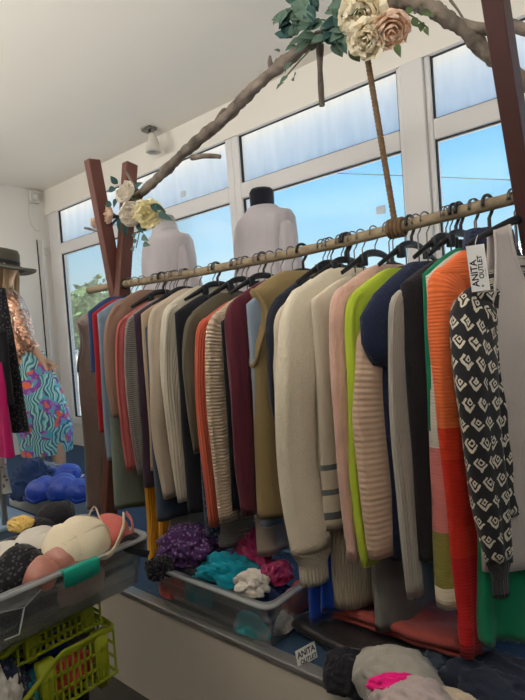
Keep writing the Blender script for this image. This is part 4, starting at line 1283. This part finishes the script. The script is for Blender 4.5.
def dressform(label, blabel, px, pysh, Y, W, fm, yaw, collar=False, neckshow=.1, seed=1):
    s = onY(px, pysh, Y)
    t = thing('dress_form', label, 'dress form', (s.x, Y, PZ), yaw, 'dress forms in the window')
    hz = s.z - PZ
    prof = [(-.02, .03, .03), (-.021, .05, .045)]
    W0 = W
    rings = []
    for z, a, b in ((-.62, .13, .10), (-.5, .165, .115), (-.36, .12, .09), (-.2, .155, .115), (-.06, .165, .10), (-.01, .13, .075), (.015, .075, .062), (.04, .060, .060), (.105, .062, .062), (.122, .05, .052)):
        rings.append([Vector((a * cos(2 * pi * k / 28), b * sin(2 * pi * k / 28), hz + z)) for k in range(28)])
    MB().loft(rings, True, True).obj('torso', fm, t)
    MB().tube([(0, 0, .02), (0, 0, hz - .6)], .014, 10).obj('pole', pbr('form_pole', (60, 58, 58), .4, .6), t)
    b = MB()
    for k in range(3): b.tube([(0, 0, .06), (.10 * cos(2.1 * k), .10 * sin(2.1 * k), .045), (.17 * cos(2.1 * k), .17 * sin(2.1 * k), .012)], .01, 8)
    b.obj('foot', MATS['form_pole'], t)
    bl_ = thing('blouse', blabel, 'blouse', (s.x, Y, PZ), yaw, 'white blouses in the window')
    N = 56; rings = []
    off = Vector((seed * 5, 0, 0))
    for z, a, b in ((.03, .080, .072), (.012, .10, .082), (-.006, .15, .095), (-.022, .20, .105), (-.055, .222, .115), (-.14, .212, .128), (-.24, .205, .13), (-.36, .21, .135), (-.48, .22, .145), (-.6, .235, .155), (-.66, .24, .16)):
        a *= W
        r = []
        fo = .030 * sst((-z) / .22)
        for k in range(N):
            p = 2 * pi * k / N
            f = 1 + fo * 3.6 * (noise.noise(Vector((cos(p) * 3.4, sin(p) * 3.4, z * .8)) + off) + .6 * noise.noise(Vector((cos(p) * 8, sin(p) * 8, z * 1.2)) + off))
            r.append(Vector((a * cos(p) * f, b * sin(p) * f, hz + z)))
        rings.append(r)
    MB().loft(rings).obj('bodice', blousem, bl_, solid=.002)
    for sg in (-1, 1):
        pts = crv([(sg * .16 * W, 0, hz - .06), (sg * .195 * W, -.0, hz - .10), (sg * .212 * W, .0, hz - .24), (sg * .228 * W, .0, hz - .40)], 8)
        n = len(pts); m = MB(); rg = []
        for i, p in enumerate(pts):
            q = i / (n - 1); r = interp([(0, .015), (.2, .03), (.6, .05), (1, .075)], q)
            rg.append([p + Vector((cos(2 * pi * k / 24) * r, sin(2 * pi * k / 24) * r, 0)) * (1 + .45 * q * noise.noise(Vector((cos(2 * pi * k / 24) * 2.5, sin(2 * pi * k / 24) * 2.5, q + sg * 4)) + off)) + Vector((0, 0, (sin(2 * pi * k / 24 * 1) * .0))) for k in range(24)])
        m.loft(rg).obj('sleeve', blousem, bl_, solid=.002)
    if collar:
        rg = []
        for a, z in ((.078, .015), (.068, .045), (.066, .075), (.072, .078), (.085, .03), (.10, -.005)):
            rg.append([Vector((a * cos(2 * pi * k / 28), a * .92 * sin(2 * pi * k / 28), hz + z)) for k in range(28)])
        MB().loft(rg).obj('collar', blousem, bl_)
    return t


dressform('pale dress form left of the rope, near the flowers', 'white collared blouse on the left dress form', 166, 237, 2.02, 1.12, formp, -.25, collar=True, seed=2)
dressform('black dress form with bare dark neck in the window', 'white round-necked blouse on the black dress form', 263, 214, 2.02, 1.02, formm, -.35, seed=5)

# ------------------------------------------------------------------ mannequin at the left
skin = pbr('mannequin_skin', (206, 168, 140), .5, noise_amt=.03)
hairm = fab('blond_hair_strands', (196, 164, 124), 'rib', .006, amt=.9)
hatm = fab('dark_olive_felt', (78, 74, 64), 'boucle', amt=.2)


def sequin():
    k = NT('rose_gold_sequins')
    b = k.n('ShaderNodeBsdfPrincipled', i_Roughness=.28, i_Metallic=.75)
    tc = k.n('ShaderNodeTexCoord'); vo = k.n('ShaderNodeTexVoronoi', i_Scale=70.0); k.l(tc.outputs['Object'], vo.inputs['Vector'])
    c = k.ramp(vo.outputs['Color'], [(0, lin((120, 84, 66))), (.5, lin((216, 160, 130))), (1, lin((250, 226, 204)))])
    k.l(c, b.inputs['Base Color'])
    g = k.n('ShaderNodeNewGeometry')
    m = k.n('ShaderNodeVectorMath', operation='SUBTRACT'); k.l(vo.outputs['Color'], m.inputs[0]); m.inputs[1].default_value = (.5, .5, .5)
    sc = k.n('ShaderNodeVectorMath', operation='SCALE'); k.l(m.outputs[0], sc.inputs[0]); sc.inputs['Scale'].default_value = .7
    ad = k.n('ShaderNodeVectorMath', operation='ADD'); k.l(g.outputs['Normal'], ad.inputs[0]); k.l(sc.outputs[0], ad.inputs[1])
    nn = k.n('ShaderNodeVectorMath', operation='NORMALIZE'); k.l(ad.outputs[0], nn.inputs[0]); k.l(nn.outputs[0], b.inputs['Normal'])
    k.l(b.outputs[0], k.out.inputs[0])
    return k.m


MY = 1.62
mp = onY(12, 350, MY)
MX = mp.x
man = thing('mannequin', 'standing mannequin in dark felt hat, sequined jacket and printed skirt', 'mannequin', (MX, MY, PZ))
# local frame: +x = the way it faces (to the photo's right), y to its left
fyaw = math.atan2(RT.y, RT.x)
man.rotation_euler = (0, 0, fyaw)


def mloc(px, py, depth_off=0.0):
    """point in the mannequin's frame (z from the platform) at its own distance"""
    d = ray(px, py); k = (Vector((MX, MY, 0)) - Vector((0, 0, 0))).dot(Vector((FW.x, FW.y, 0))) + depth_off
    q = EYE + d * (k / (d.x * FW.x + d.y * FW.y))
    v = q - Vector((MX, MY, PZ))
    return Matrix.Rotation(-fyaw, 3, 'Z') @ v


J = {}
def jv(n, v, r, par): J[n] = (Vector(v), r, par)


hd = mloc(5, 272)
nk = mloc(2, 296); ch = mloc(6, 318); wa = mloc(22, 356); pe = mloc(34, 385)
jv('pelvis', pe, (.13, .11), None); jv('waist', wa, (.10, .085), 'pelvis'); jv('chest', ch, (.12, .10), 'waist'); jv('neck', nk, (.05, .05), 'chest')
jv('head', hd, (.075, .085), 'neck'); jv('crown', hd + Vector((-.01, 0, .09)), (.07, .075), 'head')
jv('nose', hd + Vector((.088, 0, .0)), (.012, .012), 'head')
kn_ = mloc(58, 448, -.06); an_ = mloc(66, 490, .0)
jv('hipL', pe + Vector((.02, -.07, -.06)), (.09, .09), 'pelvis'); jv('kneeL', kn_, (.055, .055), 'hipL'); jv('ankleL', Vector((an_.x, kn_.y, .09)), (.035, .035), 'kneeL'); jv('toeL', Vector((an_.x + .12, kn_.y, .03)), (.03, .025), 'ankleL')
jv('hipR', pe + Vector((-.02, .07, -.06)), (.09, .09), 'pelvis'); jv('kneeR', Vector((pe.x - .02, .09, .50)), (.055, .055), 'hipR'); jv('ankleR', Vector((pe.x - .06, .09, .09)), (.035, .035), 'kneeR'); jv('toeR', Vector((pe.x + .06, .09, .03)), (.03, .025), 'ankleR')
sh = mloc(13, 306, -.12); el = mloc(26, 340, -.16); wr = mloc(42, 358, -.14); hn_ = mloc(48, 362, -.13)
jv('shL', sh, (.045, .045), 'chest'); jv('elL', el, (.034, .034), 'shL'); jv('wrL', wr, (.022, .022), 'elL'); jv('palmL', hn_, (.024, .015), 'wrL')
for i, (tx_, ty_) in enumerate(((58, 369), (57, 365), (55, 372), (52, 375))):
    tip = mloc(tx_, ty_, -.15 + .015 * i)
    mid = (hn_ + tip) / 2 + Vector((0, 0, .004))
    jv('f%da' % i, mid, (.008, .008), 'palmL'); jv('f%db' % i, tip, (.006, .006), 'f%da' % i)
tip = mloc(47, 371, -.17); jv('thumb', tip, (.008, .008), 'wrL')
sr = ch + Vector((-.03, .17, .04))
jv('shR', sr, (.045, .045), 'chest'); jv('elR', sr + Vector((-.04, .05, -.27)), (.034, .034), 'shR'); jv('wrR', sr + Vector((.02, .06, -.48)), (.022, .022), 'elR'); jv('palmR', sr + Vector((.04, .05, -.56)), (.024, .018), 'wrR')
names = list(J)
me = bpy.data.meshes.new('body')
me.from_pydata([tuple(J[n][0]) for n in names], [(names.index(n), names.index(J[n][2])) for n in names if J[n][2]], [])
me.materials.append(skin)
bo = bpy.data.objects.new('body', me); link(bo, man)
sk = bo.modifiers.new('skin', 'SKIN')
if not me.skin_vertices: print('NO SKIN LAYER')
for i, n in enumerate(names):
    me.skin_vertices[0].data[i].radius = J[n][1]
me.skin_vertices[0].data[0].use_root = True
ss = bo.modifiers.new('sub', 'SUBSURF'); ss.levels = 2; ss.render_levels = 2
sk.use_smooth_shade = True


def ell_loft(keys, n=36, off=Vector((0, 0, 0)), fold=0.0, kf=3.0):
    rg = []
    for c, a, b in keys:
        rg.append([Vector(c) + Vector((a * cos(2 * pi * k / n), b * sin(2 * pi * k / n), 0)) * (1 + fold * noise.noise(Vector((cos(2 * pi * k / n) * kf, sin(2 * pi * k / n) * kf, c[2] * 2)) + off)) for k in range(n)])
    return rg


def smoothkeys(keys, n=5):
    cs = crv([k[0] for k in keys], n); out = []
    for i, c in enumerate(cs):
        t = i / n; a = int(min(t, len(keys) - 2)); f = t - a
        out.append((c, lerp(keys[a][1], keys[a + 1][1], f), lerp(keys[a][2], keys[a + 1][2], f)))
    return out


sk_m = fab('printed_skirt_cloth', (120, 200, 200), 'print', sheen=.05)
kneeS = mloc(46, 452)
MB().loft(ell_loft(smoothkeys([(mloc(25, 352), .115, .10), (mloc(32, 372), .145, .13), (mloc(38, 395), .175, .16), (mloc(44, 425), .185, .17), (kneeS, .17, .16)]), 48, fold=.12, kf=2.5)).obj('skirt', sk_m, man)
MB().loft(ell_loft(smoothkeys([(mloc(1, 289), .075, .075), (mloc(2, 298), .12, .15), (mloc(8, 315), .135, .165), (mloc(16, 338), .12, .13), (mloc(21, 357), .125, .125), (mloc(23, 363), .13, .13)]), 40, fold=.06)).obj('jacket', sequin(), man)
pts = crv([sh + Vector((-.02, .03, .02)), sh, (sh + el) / 2, el, lerp(0, 1, 1) * (el + wr) / 2], 5)
MB().tube(pts, [lerp(.062, .045, i / (len(pts) - 1)) for i in range(len(pts))], 16, jitter=.1).obj('jacket_sleeve', bpy.data.materials['rose_gold_sequins'], man)
# hair
hr = MB()
rg = []
for z, a, b, dx in ((.10, .055, .06, -.02), (.06, .095, .098, -.02), (0, .10, .105, -.028), (-.06, .095, .105, -.035), (-.13, .085, .11, -.04), (-.20, .075, .11, -.04), (-.245, .05, .09, -.04)):
    rr_ = []
    for k in range(36):
        p_ = 2 * pi * k / 36
        ca = cos(p_)
        x_ = a * ca
        if ca > .45: x_ = a * .45 + (ca - .45) * a * .15
        rr_.append(hd + Vector((x_ + dx, b * sin(p_), z)) * 1 + Vector((.008 * noise.noise(Vector((k * 1.3, z * 6, 2))), .008 * noise.noise(Vector((k * 1.3, z * 6, 9))), .02 * noise.noise(Vector((k * 2.3, 0, 5))) if z < -.2 else 0)))
    rg.append(rr_)
hr.loft(rg, True, True).obj('hair', hairm, man)
# fringe strands beside the face
fr = MB()
for k in range(8):
    y_ = lerp(-.09, .09, k / 7)
    fr.tube(crv([hd + Vector((.03, y_ * .8, .07)), hd + Vector((.045, y_, 0)), hd + Vector((.035, y_ * 1.05, -.10)), hd + Vector((.03, y_ * 1.1, -.2 + .02 * (k % 3)))], 4), .012 if abs(y_) > .04 else .004, 6)
fr.obj('hair_strands', hairm, man)
# felt hat
rg = []
tiltM = Matrix.Rotation(.22, 3, 'Y')
for z, a, b in ((.0, .215, .205), (.006, .217, .207), (.008, .20, .19), (.006, .14, .13), (.012, .105, .098), (.05, .102, .095), (.09, .096, .09), (.115, .08, .075), (.118, .05, .045), (.105, .02, .012)):
    rg.append([hd + Vector((-.01, 0, .045)) + tiltM @ Vector((a * cos(2 * pi * k / 40), b * sin(2 * pi * k / 40), z + (-.03 * abs(sin(2 * pi * k / 40)) ** 2 + .008 * sin(2 * pi * k / 40 * 3) if a > .13 else 0))) for k in range(40)])
under = [[p + Vector((0, 0, -.006)) for p in rg[0]], [hd + Vector((-.01, 0, .045)) + tiltM @ Vector((.10 * cos(2 * pi * k / 40), .095 * sin(2 * pi * k / 40), .004)) for k in range(40)]]
hat = MB().loft(under[::-1] + rg, False, True).obj('hat', hatm, man)
rgb = []
for z, a, b in ((.014, .108, .101), (.04, .1055, .0985)):
    rgb.append([hd + Vector((-.01, 0, .045)) + tiltM @ Vector((a * cos(2 * pi * k / 40), b * sin(2 * pi * k / 40), z)) for k in range(40)])
MB().loft(rgb).obj('hat_band', K['black'], hat)

# ---- rail of clothes at the very left edge
RY2 = 1.02
def rack2(px, py, Y): return onY(px, py, Y)


def sideg(name, cat, label, px0, px1, pyt, pyb, Y, mat, seed, slant=0, th=.03):
    """garment hanging square to the view at the left edge; px1 = its right edge"""
    a = onY(px1, pyt, Y); b = onY(px1 + slant, pyb, Y)
    w0 = .30; wt = .12
    dirx = Vector((-1, -.25, 0)).normalized()
    t = thing(name, label, cat, (a.x, Y, b.z), 0, 'clothes on the rail at the left edge')
    H_ = a.z - b.z
    off = Vector((seed, seed * 2, 0))
    nrm = Vector((dirx.y, -dirx.x, 0))
    rings = []
    for i in range(25):
        s = i / 24
        wd = lerp(wt, w0, s ** .8); cx = lerp(a.x, b.x, s) - a.x
        cen = Vector((cx, 0, H_ * (1 - s))) + dirx * (wd / 2)
        r = []
        for k in range(40):
            p = 2 * pi * k / 40
            f = .014 * s * noise.noise(Vector((cos(p) * 4, sin(p) * 2, s * 1.2)) + off) * 2
            r.append(cen + dirx * (cos(p) * wd / 2) + nrm * (sin(p) * th + f))
        rings.append(r)
    MB().loft(rings, True, False).obj('body', mat, t)
    return t


sideg('coat', 'coat', 'long black lace coat at the left edge before the mannequin', -30, 4, 288, 432, 1.06, K['blacklace'], 3, slant=24)
sideg('dress', 'dress', 'plain black dress between the lace coat and magenta dress', -30, 6, 330, 405, .99, K['black'], 5, slant=6)
sideg('dress', 'dress', 'magenta dress hanging at the left edge', -30, 2, 362, 457, .97, K['magenta'], 7, slant=12)
sideg('top', 'top', 'white printed top below the magenta dress at left', -30, 2, 430, 493, 1.05, K['whiteprint'], 9, slant=9)
MB_ = MB()
pr_ = onY(-16, 285, 1.03)
rk2 = thing('clothes_rail', 'metal clothes rail just past the left edge holding dark coats', 'clothes rail', (pr_.x, 1.03, 0))
MB().tube([(0, 0, pr_.z), (-.9, -.2, pr_.z)], .014, 10).obj('rail', alu, rk2)
MB().tube([(0, 0, 0), (0, 0, pr_.z)], .014, 10).obj('upright', alu, rk2)
MB().tube([(-.9, -.2, 0), (-.9, -.2, pr_.z)], .014, 10).obj('upright', alu, rk2)

# ---- blue bras, tub on the raised floor behind
bluebra = fab('royal_blue_satin', (30, 74, 190), 'satin', rough=.45)
denimc = fab('dark_blue_denim', (44, 66, 110), 'weave')
p0 = onZ(48, 500, PZ + .06)
stand_h = .12
st = MB().box((0, 0, stand_h / 2), (.62, .42, stand_h)).obj('display_block', pbr('white_display_block', (206, 208, 210), .6, noise_amt=.02), None, smooth=False, bevel=.006, loc=(p0.x - .02, p0.y + .12, PZ))
setp(st, 'low white display block under the blue bra pile', 'display block')
Z2 = PZ + stand_h
for (lab, px, py, R, yw, pt, mt, sd) in (('shiny royal blue bra on top of the blue pile', 58, 479, .085, .9, .35, bluebra, 21), ('royal blue bra lying below the topmost blue one', 52, 490, .085, .9, .3, bluebra, 22), ('blue satin bra at the right of the blue pile', 70, 492, .075, .5, .3, bluebra, 23)):
    bra(lab, onZ(px, py, Z2 + .06), R, mt, axis=(.5, -.5, .8 + pt), along=(cos(yw), sin(yw), 0), seed=sd, gap=1.2, group='blue bras on the display block')
heap('folded_jeans', 'clothes', 'dark blue denim heaped beside the blue bras', onZ(36, 492, Z2), (.17, .14, .15), denimc, seed=24, rough=.3)
heap('folded_cloth', 'clothes', 'pale grey cloth on top of the denim heap', onZ(46, 468, Z2 + .1), (.10, .06, .03), K['bluegrey'], seed=25)
t3 = onZ(22, 500, PZ + .16)
tb = thing('plastic_tub', 'grey-blue plastic tub beside the blue bra pile', 'tub', (t3.x + .15, t3.y - .25, PZ))
gb = pbr('grey_blue_plastic', (136, 160, 184), .4, noise_amt=.03)
MB().loft([rrect(.17, .14, .03, 0), rrect(.19, .16, .04, .13)], True, False).obj('tub', gb, tb)
MB().loft([rrect(.195, .165, .04, .128), rrect(.20, .17, .04, .135), rrect(.20, .17, .04, .15), rrect(.19, .16, .04, .158), rrect(.13, .10, .04, .152)], True, True).obj('lid', gb, tb)

# ------------------------------------------------------------------ ceiling spotlight and blind control
lp = onZ(149, 128, CEIL_Z)
sp = thing('ceiling_spotlight', 'small ceiling spotlight with frosted white glass shade', 'spotlight', lp)
chrome = pbr('dull_chrome', (120, 118, 110), .35, .8)
MB().box((0, 0, -.012), (.10, .07, .024)).obj('mounting_plate', chrome, sp, smooth=False, bevel=.004)
MB().tube([(0, 0, -.02), (.01, -.0, -.05), (.03, .0, -.07)], .009, 8).obj('arm', chrome, sp)
shade = pbr('frosted_glass_shade', (214, 208, 196), .35, noise_amt=.02)
rg = [[Vector((.03 + r * cos(2 * pi * k / 24), r * sin(2 * pi * k / 24), z)) for k in range(24)] for z, r in ((-.045, .012), (-.05, .024), (-.075, .032), (-.12, .044), (-.165, .056), (-.185, .058), (-.19, .05), (-.17, .045))]
MB().loft(rg, True, True).obj('lamp_shade', shade, sp)
bc_ = onX(34, 197, WALL_X + .03)
bd = thing('blind_control', 'white roller blind bracket with bead chain on the left wall', 'blind control', bc_)
whp = pbr('white_plastic_fitting', (214, 210, 202), .5, noise_amt=.02)
MB().box((0, 0, 0), (.05, .10, .12)).obj('bracket', whp, bd, smooth=False, bevel=.01)
MB().tube([(.03, .0, .0), (.045, 0, 0)], .035, 20).obj('chain_wheel', whp, bd)
ch_ = [onX(x, y, WALL_X + .06) - bc_ for x, y in ((29, 200), (29, 215), (33, 227), (39, 231), (43, 222), (43, 200))]
MB().tube(crv(ch_, 6), .004, 6).obj('bead_chain', whp, bd)
p = onX(48, 252, WALL_X + .02)
o = MB().box((0, 0, 0), (.03, .05, .08)).obj('alarm_sensor', whp, None, smooth=False, bevel=.006, loc=(p.x, min(p.y, WIN_Y - .08), p.z)); setp(o, 'small white sensor box on the left wall beside the window frame', 'sensor')

# ------------------------------------------------------------------ light
w = bpy.data.worlds.new('sky'); scene.world = w; w.use_nodes = True
nt = w.node_tree; nt.nodes.clear()
out = nt.nodes.new('ShaderNodeOutputWorld'); bg = nt.nodes.new('ShaderNodeBackground')
tc = nt.nodes.new('ShaderNodeTexCoord'); sepn = nt.nodes.new('ShaderNodeSeparateXYZ')
nt.links.new(tc.outputs['Generated'], sepn.inputs[0])
cr = nt.nodes.new('ShaderNodeValToRGB')
stops = [(0, (205, 226, 236)), (.10, (206, 236, 246)), (.18, (172, 222, 248)), (.28, (138, 206, 248)), (.45, (100, 184, 244)), (.75, (60, 140, 220))]
while len(cr.color_ramp.elements) < len(stops): cr.color_ramp.elements.new(.5)
for e, (p, c) in zip(cr.color_ramp.elements, stops): e.position = p; e.color = lin(c)
nt.links.new(sepn.outputs[2], cr.inputs[0])
nz = nt.nodes.new('ShaderNodeTexNoise'); nz.inputs['Scale'].default_value = 5; nz.inputs['Detail'].default_value = 5
mpn = nt.nodes.new('ShaderNodeMapping'); mpn.inputs['Scale'].default_value = (1, 1, 2.2)
nt.links.new(tc.outputs['Generated'], mpn.inputs[0]); nt.links.new(mpn.outputs[0], nz.inputs[0])
cr2 = nt.nodes.new('ShaderNodeValToRGB'); cr2.color_ramp.elements[0].position = .52; cr2.color_ramp.elements[1].position = .68
nt.links.new(nz.outputs[0], cr2.inputs[0])
mu = nt.nodes.new('ShaderNodeMath'); mu.operation = 'MULTIPLY'; mu.inputs[1].default_value = .35; nt.links.new(cr2.outputs[0], mu.inputs[0])
mx = nt.nodes.new('ShaderNodeMix'); mx.data_type = 'RGBA'; mx.inputs[7].default_value = lin((225, 238, 246))
nt.links.new(mu.outputs[0], mx.inputs[0]); nt.links.new(cr.outputs[0], mx.inputs[6])
nt.links.new(mx.outputs[2], bg.inputs[0]); bg.inputs[1].default_value = 1.15
nt.links.new(bg.outputs[0], out.inputs[0])


def area(name, loc, target, sx, sy, power, col=(1, 1, 1)):
    l = bpy.data.lights.new(name, 'AREA'); l.shape = 'RECTANGLE'; l.size = sx; l.size_y = sy; l.energy = power; l.color = col
    o = bpy.data.objects.new(name, l); C.objects.link(o); o.location = loc
    o.rotation_euler = (Vector(target) - Vector(loc)).to_track_quat('-Z', 'Y').to_euler()
    return o


for lx in (-3.4, -1.5, .5):
    area('ceiling_fill', (lx, -.6, 2.05), (lx, -.12, CEIL_Z), .9, .5, UPW, (1, .97, .93))  # added fill lamps out of view, brightening the ceiling
area('room_fill', (2.4, -1.8, 1.9), (-1.5, 1.3, 1.6), 1.2, 1.2, FILLW, (1, .97, .93))  # added weak fill from behind the camera, no opening built there
sun = bpy.data.lights.new('sun', 'SUN'); sun.energy = 20; sun.angle = radians(.6); sun.color = (1, .95, .86)
so_ = bpy.data.objects.new('sun', sun); C.objects.link(so_); so_.rotation_euler = Vector((.25, .62, -1)).to_track_quat('-Z', 'Y').to_euler()

scene.view_settings.view_transform = 'Standard'; scene.view_settings.look = 'None'
scene.view_settings.gamma = 1; scene.view_settings.use_curve_mapping = False
scene.view_settings.exposure = 0
